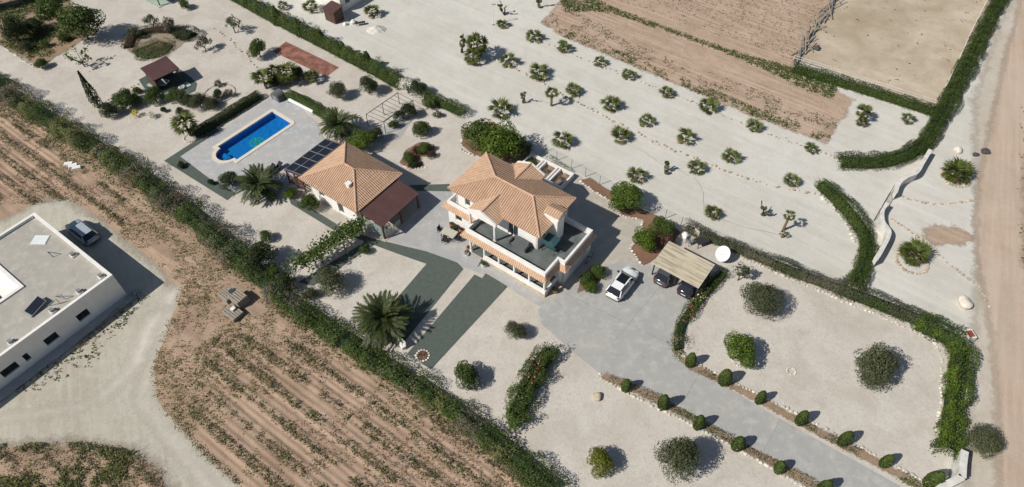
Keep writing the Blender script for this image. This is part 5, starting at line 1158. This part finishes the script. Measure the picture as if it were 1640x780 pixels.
stones([(960,599),(962,607),(1000,628),(1090,672),(1200,730),(1300,788)], 0.20, 'white stone edging on the left of the drive border', 'pale_stone', 0.34, 0.05, 4)
stones([(1088,566),(1100,575),(1150,600),(1260,655),(1400,728),(1480,772)], 0.20, 'white stone edging on the right of the drive border', 'pale_stone', 0.34, 0.05, 5)
stones([(1168,404),(1250,440),(1345,480),(1440,520),(1495,545),(1508,575),(1506,650),(1500,690)], 0.20, 'white stone edging below the right garden hedge', 'pale_stone', 0.36, 0.06, 6)
stones([(1028,426),(1018,412),(1010,398),(1028,373),(1029,353),(993,346),(984,327),(950,306),(930,292)], 0.20, 'white stone edging round the mulch bed beside the villa', 'pale_stone', 0.34, 0.04, 7)
stones([(1436,313),(1480,325),(1530,326),(1560,320)], 0.20, 'stone line running from the gate to the dirt road', 'tan_stone', 0.36, 0.06, 8)
stones([(1428,352),(1470,380),(1530,432),(1568,460),(1584,492)], 0.20, 'stone line sweeping below the gate to the road', 'tan_stone', 0.36, 0.06, 9)
stones([(0,73),(55,108)], 0.18, 'white stone edging of the garden bed at the top left', 'pale_stone', 0.4, 0.05, 10)
stones([(160,168),(210,140),(225,132)], 0.16, 'stone line beside the cypress', 'tan_stone', 0.4, 0.06, 11)
stones([(345,45),(400,95),(415,112)], 0.18, 'stepping stones crossing the gravel towards the red paving', 'tan_stone', 0.7, 0.15, 12)
stones([(808,676),(826,694),(838,700)], 0.20, 'white stones at the foot of the oleanders', 'pale_stone', 0.34, 0.05, 13)
stones([(740,225),(738,240),(757,250)], 0.22, 'white stones beside the green thicket', 'pale_stone', 0.4, 0.05, 14)
stones([(640,263),(655,271),(680,268)], 0.18, 'white stones round the small island bed', 'pale_stone', 0.34, 0.05, 15)
def ring(x, y, r, label, size=0.16, mat='pale_stone'):
    c = G(x, y); rn = random.Random(int(x)); mb = MB(); k = max(6, int(2*math.pi*r/(size*1.7)))
    for i in range(k): mb.rock((r*math.cos(6.283*i/k), r*math.sin(6.283*i/k), 0.06), size*(0.7+0.4*rn.random()), rn, 0.8)
    e = mb.build('stone_ring', mat, None, (c.x, c.y, 0)); e['kind'] = 'stuff'; e['label'] = label; e['category'] = 'stones'
ring(1530, 286, 1.5, 'stone ring under the large palm by the road', 0.22, 'tan_stone'); ring(1460, 420, 1.6, 'stone ring under the large palm below the gate', 0.22, 'tan_stone')
ring(677, 570, 0.62, 'white stone ring on the lower end of the turf strip'); ring(1267, 595, 0.4, 'tiny stone ring in the right gravel garden', 0.12); ring(1405, 603, 1.0, 'stones under the largest olive in the right garden'); ring(1187, 575, 0.9, 'stones under the dense green round tree'); ring(305, 221, 0.8, 'pale stones round the pool hedge palm'); ring(352, 150, 2.0, 'thin stone ring round the rockery bush', 0.12, 'tan_stone')
MB().tube([(0, 0, 0), (0, 0, 0.12), (0, 0, 0.13)], [0.5, 0.5, 0.02], 12).build('tree_pit', 'bed_soil', None, G(677, 570)+Vector((0, 0, 0.05)))['kind'] = 'structure'
def boulder(x, y, r, label, mat='pale_stone', seed=1, z=0.25):
    rn = random.Random(seed); bm = bmesh.new(); bmesh.ops.create_icosphere(bm, subdivisions=3, radius=1)
    for v in bm.verts:
        n_ = 0.22*math.sin(v.co.x*3+seed)+0.18*math.sin(v.co.y*4+seed*2)+0.15*math.sin(v.co.z*5+seed*3); v.co *= r*(1+0.5*n_); v.co.z *= 0.75
    me = bpy.data.meshes.new('boulder'); bm.to_mesh(me); bm.free(); me.materials.append(M[mat]); a = me.attributes.new('tint', 'FLOAT', 'FACE'); a.data.foreach_set('value', [0.6]*len(me.polygons))
    o = link('boulder', me, None, G(x, y)+Vector((0, 0, r*0.45))); tag(o, label, 'boulder'); return o
boulder(1543, 488, 0.72, 'large pale boulder beside the dirt road', seed=2); boulder(1534, 242, 0.5, 'pale boulder above the roadside palm', seed=3); boulder(1562, 249, 0.34, 'small dark boulder above the roadside palm', 'dark_rock', 4); boulder(1577, 244, 0.48, 'big dark boulder at the edge of the dirt road', 'dark_rock', 5)
boulder(955, 637, 0.42, 'rough pale stone alone on the left gravel garden', 'tan_stone', 6); boulder(1307, 79, 0.5, 'dark brown lump on the riding arena sand', 'dark_rock', 7)
# curved gate walls: heights above the pixels of their top edge
def wallpath(pix, h, th, label, name='boundary_wall', cap=True, smooth=8):
    P = [G(x, y, h) for x, y in pix]; Q = []
    for i in range(len(P)-1):                          # Catmull-Rom
        p0, p1, p2, p3 = P[max(0, i-1)], P[i], P[i+1], P[min(len(P)-1, i+2)]
        for k in range(smooth):
            t = k/smooth; Q.append(0.5*((2*p1)+(p2-p0)*t+(2*p0-5*p1+4*p2-p3)*t*t+(3*p1-p0-3*p2+p3)*t**3))
    Q.append(P[-1]); o = Q[0].copy(); o.z = 0
    t = thing(name, label, 'wall', o, 0); vs = []; vc = []
    for i, q in enumerate(Q):
        d = (Q[min(i+1, len(Q)-1)]-Q[max(i-1, 0)]); d.z = 0; d.normalize(); n_ = Vector((-d.y, d.x, 0)); c = Vector((q.x-o.x, q.y-o.y, 0))
        vs += [c-n_*th/2, c+n_*th/2, c+n_*th/2+Vector((0, 0, h)), c-n_*th/2+Vector((0, 0, h))]
        w = th/2+0.05; vc += [c-n_*w+Vector((0, 0, h)), c+n_*w+Vector((0, 0, h)), c+n_*w+Vector((0, 0, h+0.07)), c-n_*w+Vector((0, 0, h+0.07))]
    k = len(Q); fs = [(i*4+j, i*4+(j+1) % 4, i*4+4+(j+1) % 4, i*4+4+j) for i in range(k-1) for j in range(4)]+[(3, 2, 1, 0), (k*4-4, k*4-3, k*4-2, k*4-1)]
    fs = [tuple(reversed(f)) for f in fs]
    MB().add(vs, fs).build('wall_body', 'weathered_wall', t); MB().add(vc, fs).build('wall_cap', 'weathered_wall', t)
wallpath([(1490,240),(1478,260),(1468,276),(1452,283),(1440,293),(1434,308)], 1.25, 0.36, 'white curved wall above the sliding gate')
wallpath([(1421,325),(1413,337),(1414,355),(1424,372),(1413,398),(1402,416)], 1.25, 0.36, 'white curved wall below the sliding gate')
wallpath([(1545,722),(1542,745),(1541,764)], 1.6, 0.5, 'white roadside wall stub beside the olive at the lower right', smooth=2)
wallpath([(1541,764),(1525,772),(1508,781),(1490,795)], 1.6, 0.5, 'white angled entrance wall at the bottom right corner', smooth=2)
gA, gB = G(1433, 296, 1.4), G(1407, 341, 1.4); gA.z = gB.z = 0
gt = thing('sliding_gate', 'dark metal sliding gate between the white curved walls', 'gate', gA, ang(gA, gB)); gl_ = (gB-gA).length
for z in (0.1, 1.35): MB().bar((0, 0, z), (gl_, 0, z), 0.06).build('rail', 'dark_metal', gt)
for k in range(int(gl_/0.25)+1): MB().bar((min(gl_, k*0.25), 0, 0.1), (min(gl_, k*0.25), 0, 1.35), 0.035).build('gate_bar', 'dark_metal', gt)
# arena fence: white posts and rails
def railfence(pix, label, h=0.9, gap=2.2, mat='weathered_wall', rails=(0.5, 0.85), w=0.065, cat='fence'):
    P = [G(*p) for p in pix]; t = thing('rail_fence', label, cat, P[0], 0)
    for a, b2 in zip(P, P[1:]):
        L = (b2-a).length; k = max(1, round(L/gap)); a0 = a-P[0]; d = b2-a
        for i in range(k+1 if b2 is P[-1] else k): q = a0+d*i/k; MB().bar(q, q+Vector((0, 0, h)), w).build('post', mat, t)
        for z in rails: MB().bar(a0+Vector((0, 0, z)), a0+d+Vector((0, 0, z)), w*0.7).build('rail', mat, t)
railfence([(1270,97),(1345,121),(1420,145),(1498,170)], 'white rail fence along the near side of the riding arena'); railfence([(1499,169),(1526,114),(1553,54),(1590,-18)], 'white rail fence along the road side of the riding arena')
# heap of weathered poles at the arena's left side
ph_ = thing('pole_fence', 'tangled grey fence of old poles on the left side of the riding arena', 'fence', G(1275, 98), 0); rn = random.Random(8); A, B = G(1275, 98)-G(1275, 98), G(1345, -12)-G(1275, 98)
for k in range(46):
    c = A+(B-A)*(k/46); d = (B-A).normalized(); n_ = Vector((-d.y, d.x, 0)); l = 1.2+rn.random(); a = rn.gauss(0, 0.35)
    v = (d*math.cos(a)+n_*math.sin(a))*l; off = n_*rn.gauss(0, 0.35); MB().bar(c+off-v+Vector((0, 0, 0.1+rn.random()*0.3)), c+off+v+Vector((0, 0, 0.25+rn.random()*0.6)), 0.11).build('pole', 'pallet_wood' if k % 3 else 'grey_metal', ph_)
# wire fence behind the villa and along the lavender
def wirefence(pix, label, h=1.5):
    P = [G(*p) for p in pix]; t = thing('wire_fence', label, 'fence', P[0], 0); mb = MB()
    for a, b2 in zip(P, P[1:]):
        L = (b2-a).length; k = max(1, round(L/2.5)); d = b2-a
        for i in range(k): q = a-P[0]+d*i/k; MB().bar(q, q+Vector((0, 0, h)), 0.06).build('post', 'grey_metal', t)
        for j in range(6): z = 0.1+j*(h-0.15)/5; mb.bar(a-P[0]+Vector((0, 0, z)), b2-P[0]+Vector((0, 0, z)), 0.012)
    w = mb.build('wire', 'grey_metal', t); w['kind'] = 'stuff'
wirefence([(868,244),(915,270),(960,296),(1000,318)], 'thin wire fence between villa planters and white gravel'); wirefence([(1040,338),(1090,362),(1170,394),(1260,430),(1345,464)], 'wire fence behind the lavender hedge')
hedge([(872,250),(915,276),(960,300),(985,315)], 0.7, 0.5, None, 'sparse climbing plants at the wire fence behind the villa', 50, 0.13, 0.6, 44, name='climbing_plants', cat='plants', core=False, mats=[('leaf_dry', 0.5), ('leaf_green', 9)], gaps=0.4)
# satellite dish
ds = thing('satellite_dish', 'large white satellite dish behind the carport', 'satellite dish', G(1156, 416), 0)
MB().tube([(0, 0, 0), (0, 0, 0.9)], 0.07, 8).build('mast', 'grey_metal', ds)
dm = MB(); nr_, na = 6, 28; vs = [(0, 0, 0)]
for i in range(1, nr_+1):
    r = 0.82*i/nr_
    for k in range(na): a = 6.283*k/na; vs.append((r*math.cos(a), r*math.sin(a)*1.05, 0.30*(r/0.82)**2))
fs = [(0, 1+k, 1+(k+1) % na) for k in range(na)]+[(1+i*na+k, 1+(i+1)*na+k, 1+(i+1)*na+(k+1) % na, 1+i*na+(k+1) % na) for i in range(nr_-1) for k in range(na)]
dr = Vector((-0.68, -0.38, 0.64)).normalized().to_track_quat('Z', 'Y').to_euler()
d_ = dm.add(vs, fs).build('dish', 'white_paint', ds, (0, 0, 1.0), dr, smooth=True); md = d_.modifiers.new('s', 'SOLIDIFY'); md.thickness = 0.03
MB().bar((0.5, -0.5, 0.28), (0, 0, 0.75), 0.03).bar((-0.5, -0.5, 0.28), (0, 0, 0.75), 0.03).build('feed_arm', 'white_trim', d_); MB().tube([(0, 0, 0.68), (0, 0, 0.82)], 0.05, 8).build('receiver', 'white_trim', d_)
# seats and clutter by the dish
def chair(x, y, rz, label, mat='dark_metal', s=1.0, z=0.0, group=None):
    t = thing('garden_chair', label, 'chair', (x if isinstance(x, Vector) else G(x, y))+Vector((0, 0, z)), rz, group, s)
    MB().box(-0.26, 0.26, -0.26, 0.26, 0.40, 0.46).build('seat', mat, t); MB().box(-0.26, 0.26, 0.22, 0.28, 0.46, 0.95).build('backrest', mat, t)
    for sx in (-0.23, 0.23):
        for sy in (-0.23, 0.23): MB().bar((sx, sy, 0), (sx, sy, 0.4), 0.04).build('leg', mat, t)
        MB().box(sx-0.03, sx+0.03, -0.26, 0.22, 0.64, 0.68).build('armrest', mat, t)
    return t
chair(1103, 391, 0.5, 'grey garden chair beside the carport roof', 'grey_metal', 1.2); chair(1117, 378, 2.2, 'pale garden chair left of the satellite dish', 'beige_cloth', 1.3)
def table(x, y, rz, label, w, d, h, top, leg, z=0.0):
    t = thing('garden_table', label, 'table', (x if isinstance(x, Vector) else G(x, y))+Vector((0, 0, z)), rz)
    MB().box(-w/2, w/2, -d/2, d/2, h-0.05, h).build('table_top', top, t)
    for sx in (-1, 1):
        for sy in (-1, 1): MB().bar((sx*(w/2-0.08), sy*(d/2-0.08), 0), (sx*(w/2-0.08), sy*(d/2-0.08), h-0.05), 0.06).build('leg', leg, t)
    return t
table(1122, 391, 0.4, 'dark table left of the satellite dish', 1.5, 1.0, 0.75, 'dark_metal', 'dark_metal')
boulder(1098, 379, 0.45, 'white rounded stone at the mulch bed by the carport', 'white_trim', 9)
# villa: things on the terrace, porch and patio
t = thing('garden_sofa', 'grey cushioned sofa against the upstairs terrace wall', 'sofa', HV(-4.6, 2.1, ZT+0.012), R(-36))
MB().box(-0.9, 0.9, -0.4, 0.4, 0.12, 0.42).build('seat', 'grey_cloth', t); MB().box(-0.9, 0.9, 0.25, 0.45, 0.42, 0.9).build('backrest', 'grey_cloth', t)
for sx in (-0.98, 0.98): MB().box(sx-0.08, sx+0.08, -0.42, 0.45, 0.1, 0.62).build('armrest', 'dark_metal', t)
for sx in (-0.9, 0.9):
    for sy in (-0.35, 0.35): MB().box(sx-0.04, sx+0.04, sy-0.04, sy+0.04, 0, 0.12).build('leg', 'dark_metal', t)
t = thing('swing_seat', 'turquoise canopy swing seat beside the terrace chimney', 'swing seat', HV(-1.8, 3.6, ZT+0.012), R(-36))
p = [(-0.75, -0.7, 1.45), (0.75, -0.7, 1.45), (0.75, 0.7, 1.62), (-0.75, 0.7, 1.62)]
MB().add(p+[(a, b2, c-0.06) for a, b2, c in p]+[(0, 0, 1.68)], [(0,1,8),(1,2,8),(2,3,8),(3,0,8),(7,6,5,4)]+[(k, 4+k, 4+(k+1) % 4, (k+1) % 4) for k in range(4)]).build('canopy', 'turquoise_cloth', t)
MB().box(-0.65, 0.65, -0.25, 0.3, 0.42, 0.52).build('seat', 'turquoise_cloth', t); MB().box(-0.65, 0.65, 0.3, 0.38, 0.52, 1.0).build('backrest', 'turquoise_cloth', t)
for sx in (-0.7, 0.7): MB().bar((sx, -0.55, 0), (sx, 0, 1.5), 0.05).bar((sx, 0.55, 0), (sx, 0, 1.5), 0.05).build('frame', 'dark_metal', t)
for u_, lb in ((-6.6, 'left'), (-2.9, 'right')):
    table(HV(u_, 1.5, 0.515), 0, R(-36), 'white topped table in the '+lb+' half of the porch', 1.3, 0.8, 0.74, 'white_trim', 'dark_metal')
    for du in (-0.9, 0.9): chair(HV(u_+du, 1.5, 0.515), 0, R(-36)+(R(90) if du < 0 else R(-90)), 'dark chair at the '+('left' if du < 0 else 'right')+' end of the '+lb+' porch table', 'dark_metal')
table(720, 379, R(-30), 'beige clothed table on the patio beside the villa', 1.7, 1.1, 0.75, 'beige_cloth', 'dark_metal')
chair(706, 372, R(60), 'dark chair at the left end of the patio table'); chair(733, 386, R(-120), 'dark chair at the right end of the patio table'); chair(727, 371, R(150), 'dark chair behind the patio table'); chair(712, 388, R(-30), 'dark chair in front of the patio table')
def pot(x, y, label, r=0.22, mat='terracotta', k='green', z=0.0):
    t = thing('potted_plant', label, 'potted plant', (x if isinstance(x, Vector) else G(x, y))+Vector((0, 0, z)), x if not isinstance(x, Vector) else 0.3)
    MB().tube([(0, 0, 0), (0, 0, 0.36), (0, 0, 0.40)], [r*0.75, r, r*1.1], 12).build('pot', mat, t); link('plant', getcrown(k, 1), t, (0, 0, 0.36), (0, 0, 0), 0.34)
pot(HV(-7.6, -0.35), 0, 'potted plant right of the porch steps', 0.25, 'white_trim', z=0.04); pot(HV(-10.0, -0.2), 0, 'potted plant left of the porch steps', 0.25, 'white_trim', 'grey', z=0.04); pot(HV(-10.2, 0.4), 0, 'potted red plant at the left porch column', 0.25, k='red', z=0.04)
for i, (u_, lb) in enumerate(((-13.9, 'corner'), (-13.2, 'second from the corner'), (-12.5, 'third from the corner'), (-11.6, 'nearest the porch'))): pot(HV(u_, 1.95), 0, 'potted plant along the villa side wall, '+lb, 0.22, k='green' if i % 2 else 'red', z=0.04)
pot(HV(0.5, 1.3), 0, 'dark potted plant at the right porch corner', 0.25, k='dark', z=0.04)
t = thing('bicycle', 'bicycle leaning on the shaded right wall of the villa', 'bicycle', HV(1.1, 7.0, 0.035), R(54))
for x in (-0.5, 0.5):
    w = MB(); w.tube([(x+0.33*math.cos(a), 0, 0.34+0.33*math.sin(a)) for a in np.linspace(0, 6.283, 17)], 0.025, 5, False); w.build('wheel', 'black_rubber', t)
MB().bar((-0.5, 0, 0.34), (-0.1, 0, 0.34), 0.03).bar((-0.1, 0, 0.34), (-0.2, 0, 0.85), 0.03).bar((-0.1, 0, 0.34), (0.36, 0, 0.78), 0.03).bar((-0.18, 0, 0.75), (0.36, 0, 0.80), 0.03).bar((0.36, 0, 0.95), (0.5, 0, 0.34), 0.03).bar((-0.5, 0, 0.34), (-0.18, 0, 0.75), 0.03).build('frame', 'white_trim', t)
MB().bar((0.34, -0.28, 0.98), (0.34, 0.28, 0.98), 0.03).build('handlebar', 'dark_metal', t); MB().box(-0.32, -0.08, -0.07, 0.07, 0.85, 0.91).build('saddle', 'black_rubber', t)
# planter beds' plants
for u_, lb in ((-12.2, 'left'), (-10.0, 'middle'), (-7.95, 'right')):
    q = HV(u_, 15.2, 0.35); t = thing('bed_plant', 'leafy plants in the '+lb+' raised planter bed', 'plants', q, u_); link('leaves', getcrown('green' if lb == 'left' else 'grey', 1), t, (0, 0, 0), (0, 0, 0), (0.75 if lb == 'left' else 0.35, 1.1 if lb == 'left' else 0.5, 0.3))
# pool side
t = thing('pool_cover_reel', 'long white pool cover reel in front of the clipped hedge', 'reel', G(464, 163.5), ang(G(464, 163.5), G(504, 184))); rl = (G(504, 184)-G(464, 163.5)).length
MB().tube([(0.1, 0, 0.45), (rl-0.1, 0, 0.45)], 0.22, 14).build('rolled_cover', 'reel_white', t)
for x in (0.05, rl-0.05): MB().bar((x, -0.25, 0.05), (x, 0, 0.5), 0.05).bar((x, 0.25, 0.05), (x, 0, 0.5), 0.05).build('stand', 'grey_metal', t)
t = thing('pump_house', 'grey rounded pump box at the top corner of the pool deck', 'box', G(447, 158), R(-36))
bx_ = MB(); n_ = 8; pr_ = [(0.75*math.cos(math.pi*k/n_), 0.7+0.5*math.sin(math.pi*k/n_)) for k in range(n_+1)]; pr_ = [(0.75, 0.05)]+pr_+[(-0.75, 0.05)]; k = len(pr_)
bx_.add([(x, -0.6, z) for x, z in pr_]+[(x, 0.6, z) for x, z in pr_], [tuple(range(k)), tuple(reversed(range(k, 2*k)))]+[(i, k+i, k+(i+1) % k, (i+1) % k) for i in range(k)]); bx_.build('cover', 'grey_cloth', t); MB().box(-0.35, 0.35, -0.64, -0.605, 0.1, 0.8).build('door', 'grey_metal', t)
for dx, lb in ((0, 'left of the pair'), (11, 'right of the pair')):
    t = thing('sun_lounger', 'black sun lounger beside the lean-to, '+lb, 'sun lounger', G(432+dx, 277-dx*0.3)+Vector((0, 0, 0.045)), R(54))
    MB().box(-0.9, 0.35, -0.32, 0.32, 0.28, 0.36).build('seat', 'black_cloth', t); p = [(0.35, -0.32, 0.30), (0.95, -0.32, 0.72), (0.95, 0.32, 0.72), (0.35, 0.32, 0.30)]
    MB().add(p+[(a, b2, c+0.07) for a, b2, c in p], [(3,2,1,0),(4,5,6,7)]+[(k, (k+1) % 4, 4+(k+1) % 4, 4+k) for k in range(4)]).build('backrest', 'black_cloth', t)
    for sx in (-0.8, 0.3):
        for sy in (-0.28, 0.28): MB().bar((sx, sy, 0), (sx, sy, 0.28), 0.05).build('leg', 'dark_metal', t)
# metal pergola
pg = [G(590, 202), G(640, 167), G(664, 180), G(618, 214)]
t = thing('metal_pergola', 'bare dark metal pergola frame right of the pool hedge', 'pergola', pg[0], 0); q = [p-pg[0] for p in pg]; up = Vector((0, 0, 1.9))
for a, b2 in ((0, 1), (3, 2)):
    MB().bar(q[a]+up, q[b2]+up, 0.06).build('beam', 'dark_metal', t)
    for f in (0, 0.5, 1): c = q[a]+(q[b2]-q[a])*f; MB().bar(c, c+up, 0.07).build('post', 'dark_metal', t)
for k in range(9): MB().bar(q[0]+(q[1]-q[0])*k/8+up, q[3]+(q[2]-q[3])*k/8+up, 0.035).build('rafter', 'dark_metal', t)
sheet('pergola_path', [(596,216),(660,172),(668,182),(640,222),(615,232)], 0.03, 'patio_concrete')
# lamp post
t = thing('lamp_post', 'thin white lamp post on the white yard at the top', 'lamp post', G(789.5, 40), 0)
MB().tube([(0, 0, 0), (0, 0, 3.4)], [0.06, 0.04], 8).build('pole', 'white_trim', t); MB().box(-0.05, 0.5, -0.08, 0.08, 3.36, 3.44).build('lamp_head', 'grey_metal', t); MB().tube([(0, 0, 0), (0, 0, 0.08)], 0.16, 10).build('base', 'grey_metal', t)
# gravel heap
bm = bmesh.new(); bmesh.ops.create_grid(bm, x_segments=24, y_segments=24, size=1.0)
for v in bm.verts:
    r = math.hypot(v.co.x, v.co.y); v.co.z = 0.7*max(0, 1-r)**0.8+0.05*math.sin(v.co.x*9)*math.sin(v.co.y*8)-0.03; v.co.x *= 1.5; v.co.y *= 1.2
me = bpy.data.meshes.new('gravel_heap'); bm.to_mesh(me); bm.free(); me.materials.append(M['white_gravel']); tag(link('gravel_heap', me, None, G(603, 48)), 'small heap of white gravel on the yard', 'gravel heap')
# brown shed and outbuilding at the top
t = thing('garden_shed', 'small brown ribbed shed beside the white outbuilding', 'shed', G(531, 36), R(-36)); MB().box(-1.2, 0.9, 0, 1.8, 0, 1.9).build('walls', 'brown_wood', t); p = [(-1.35, -0.15, 2.0), (1.05, -0.15, 2.0), (1.05, 1.95, 2.25), (-1.35, 1.95, 2.25)]
MB().add(p+[(a, b2, c-0.1) for a, b2, c in p], [(0,1,2,3),(7,6,5,4)]+[(k, 4+k, 4+(k+1) % 4, (k+1) % 4) for k in range(4)]).build('roof', 'brown_metal', t); MB().box(-0.5, 0.2, -0.03, -0.004, 0.05, 1.75).build('door', 'brown_metal', t)
for k in range(6): MB().box(-1.2, 0.9, -0.025, -0.002, 0.25+0.28*k, 0.29+0.28*k).build('board_rib', 'brown_metal', t)
t = thing('outbuilding', 'white outbuilding wall cut off by the top edge', 'building', G(548, 21), R(-36)); wall(t, (0, 0), (0, 9), 0, 2.9, 0.25, [(1.0, 2.0, 1.0, 2.0)]); wall(t, (-9, 0), (-0.26, 0), 0, 2.9, 0.25, [(5.0, 6.0, 1.0, 2.0)]); MB().box(-9, -0.25, 0.25, 9, 2.6, 2.75).build('roof', 'ridge_tile', t)
wallbits = [(553, 40, 0.35, 'white sack heap below the outbuilding'), (566, 37, 0.42, 'pale sack beside the dark bench below the outbuilding')]
for i, (x, y, r, lb) in enumerate(wallbits): boulder(x, y, r, lb, 'white_trim', 20+i)
table(578, 40, 0.3, 'low dark bench below the outbuilding', 1.4, 0.5, 0.45, 'dark_metal', 'dark_metal')
# second gazebo and green net shade at the top left
t = thing('gazebo', 'far brown gazebo on a green base cut off by the top edge', 'gazebo', G(256, 2), R(-36)); MB().box(-1.8, 1.4, -1.0, 2.2, 1.9, 2.05).build('roof', 'brown_metal', t)
for x in (-1.6, 1.2):
    for y in (-0.8, 2.0): MB().box(x-0.07, x+0.07, y-0.07, y+0.07, 0, 1.9).build('post', 'brown_wood', t)
MB().box(-3.2, 1.6, -1.3, 2.4, 0.02, 0.10).build('base', 'pale_green_concrete', t)
t = thing('shade_net', 'green shade net on posts at the top left corner', 'shade net', G(20, 12), R(30)); MB().box(-6, 1.8, -0.5, 2.2, 1.75, 1.79).build('net', 'net_green', t)
for x in (-2.5, 1.7):
    for y in (-0.4, 2.1): MB().bar((x, y, 0), (x, y, 1.75), 0.08).build('post', 'grey_metal', t)
# building materials on the field
t = thing('pallet_stack', 'stacked grey pallets and slabs beside the boundary hedge', 'pallets', G(378, 489), R(-36)); rn = random.Random(3)
for (x, y, w, d, n_) in ((-1.2, 0.1, 1.5, 1.2, 7), (0.2, 0.5, 1.5, 1.3, 9), (0.9, -0.9, 1.8, 1.3, 5)):
    for k in range(n_):
        o = rn.gauss(0, 0.03); f = MB()
        for j in range(5): f.box(x-w/2+o, x+w/2+o, y-d/2+j*d/5, y-d/2+j*d/5+d/6.5, 0.2+k*0.13, 0.2+k*0.13+0.05)
        f.box(x-w/2+o, x-w/2+o+0.1, y-d/2, y+d/2, 0.2+k*0.13-0.07, 0.2+k*0.13-0.002); f.box(x+w/2+o-0.1, x+w/2+o, y-d/2, y+d/2, 0.2+k*0.13-0.07, 0.2+k*0.13-0.002); f.build('pallet', 'pallet_wood', t)
MB().box(-1.0, -0.5, 0.3, 0.8, 1.1, 1.35).build('blue_bundle', 'turquoise_cloth', t); MB().box(0.6, 1.0, -0.9, -0.5, 0.86, 1.0).build('white_slab', 'white_trim', t)
for i, (x, y, rz) in enumerate(((112, 266, 0.2), (119, 269, 0.5), (125, 272, 0.3))):
    t = thing('slab_pile', 'pile of white slabs on the field, '+('left', 'middle', 'right')[i]+' of three', 'slabs', G(x, y)+Vector((0, 0, 0.2)), rz)
    for k in range(3): MB().box(-0.55+0.05*k, 0.5, -0.3, 0.3-0.04*k, 0.02+0.11*k, 0.11+0.11*k).build('slab', 'white_trim', t)
# bench by the date palm, sign box by the road
t = thing('garden_bench', 'white stone bench beside the biggest date palm', 'bench', G(641, 552), R(-50)); MB().box(-0.75, 0.75, -0.25, 0.25, 0.38, 0.48).build('seat', 'white_paint', t); MB().box(-0.75, 0.75, 0.2, 0.3, 0.48, 0.95).build('backrest', 'white_paint', t)
for x in (-0.6, 0.6): MB().box(x-0.1, x+0.1, -0.2, 0.2, 0, 0.38).build('leg', 'white_paint', t)
t = thing('meter_box', 'small white pillar box with red top beside the road hedge', 'box', G(1548, 541), R(8)); MB().box(-0.42, 0.42, -0.5, 0.5, 0, 0.75).build('box_body', 'white_paint', t); MB().box(-0.30, 0.30, -0.36, 0.36, 0.75, 0.79).build('red_cover', 'sign_red', t)
# hoses on the gravel
def hose(pix, label):
    P = path_pts(pix, 0.6); rg = np.random.default_rng(3); o = P[0]
    tag(MB().tube([(p[0]-o[0]+0.1*math.sin(i), p[1]-o[1]+0.1*math.cos(i*0.7), 0.02) for i, p in enumerate(P)], 0.012, 5).build('garden_hose', 'dark_rock', None, (o[0], o[1], 0)), label, 'hose')
hose([(1024,240),(1060,262),(1105,282)], 'thin dark hose running to the palm from the left'); hose([(1112,285),(1128,310),(1126,335)], 'thin dark hose running down to the palm behind the carport'); hose([(1152,352),(1200,365),(1250,378)], 'thin dark hose running from the palm to the slim trunked palm')
# stones and tufts along the farm track, low plants at the white house's foot
scatter('track_edge_weeds', [(215,470),(240,470),(140,590),(0,650),(-20,640),(120,560)], 130, 0.13, 'leaf_olive', 'small tufts along the flat roofed house', None, 0.15, 41, 4, 0.07)
hedge([(222,470),(190,500),(140,545),(90,585),(55,605)], 0.8, 0.35, None, 'low dark weeds along the foot of the flat roofed house', 60, 0.12, 0.6, 45, name='wall_foot_weeds', cat='plants', core=False, mats=[('leaf_green', 0.5), ('leaf_dry', 9)], gaps=0.42)
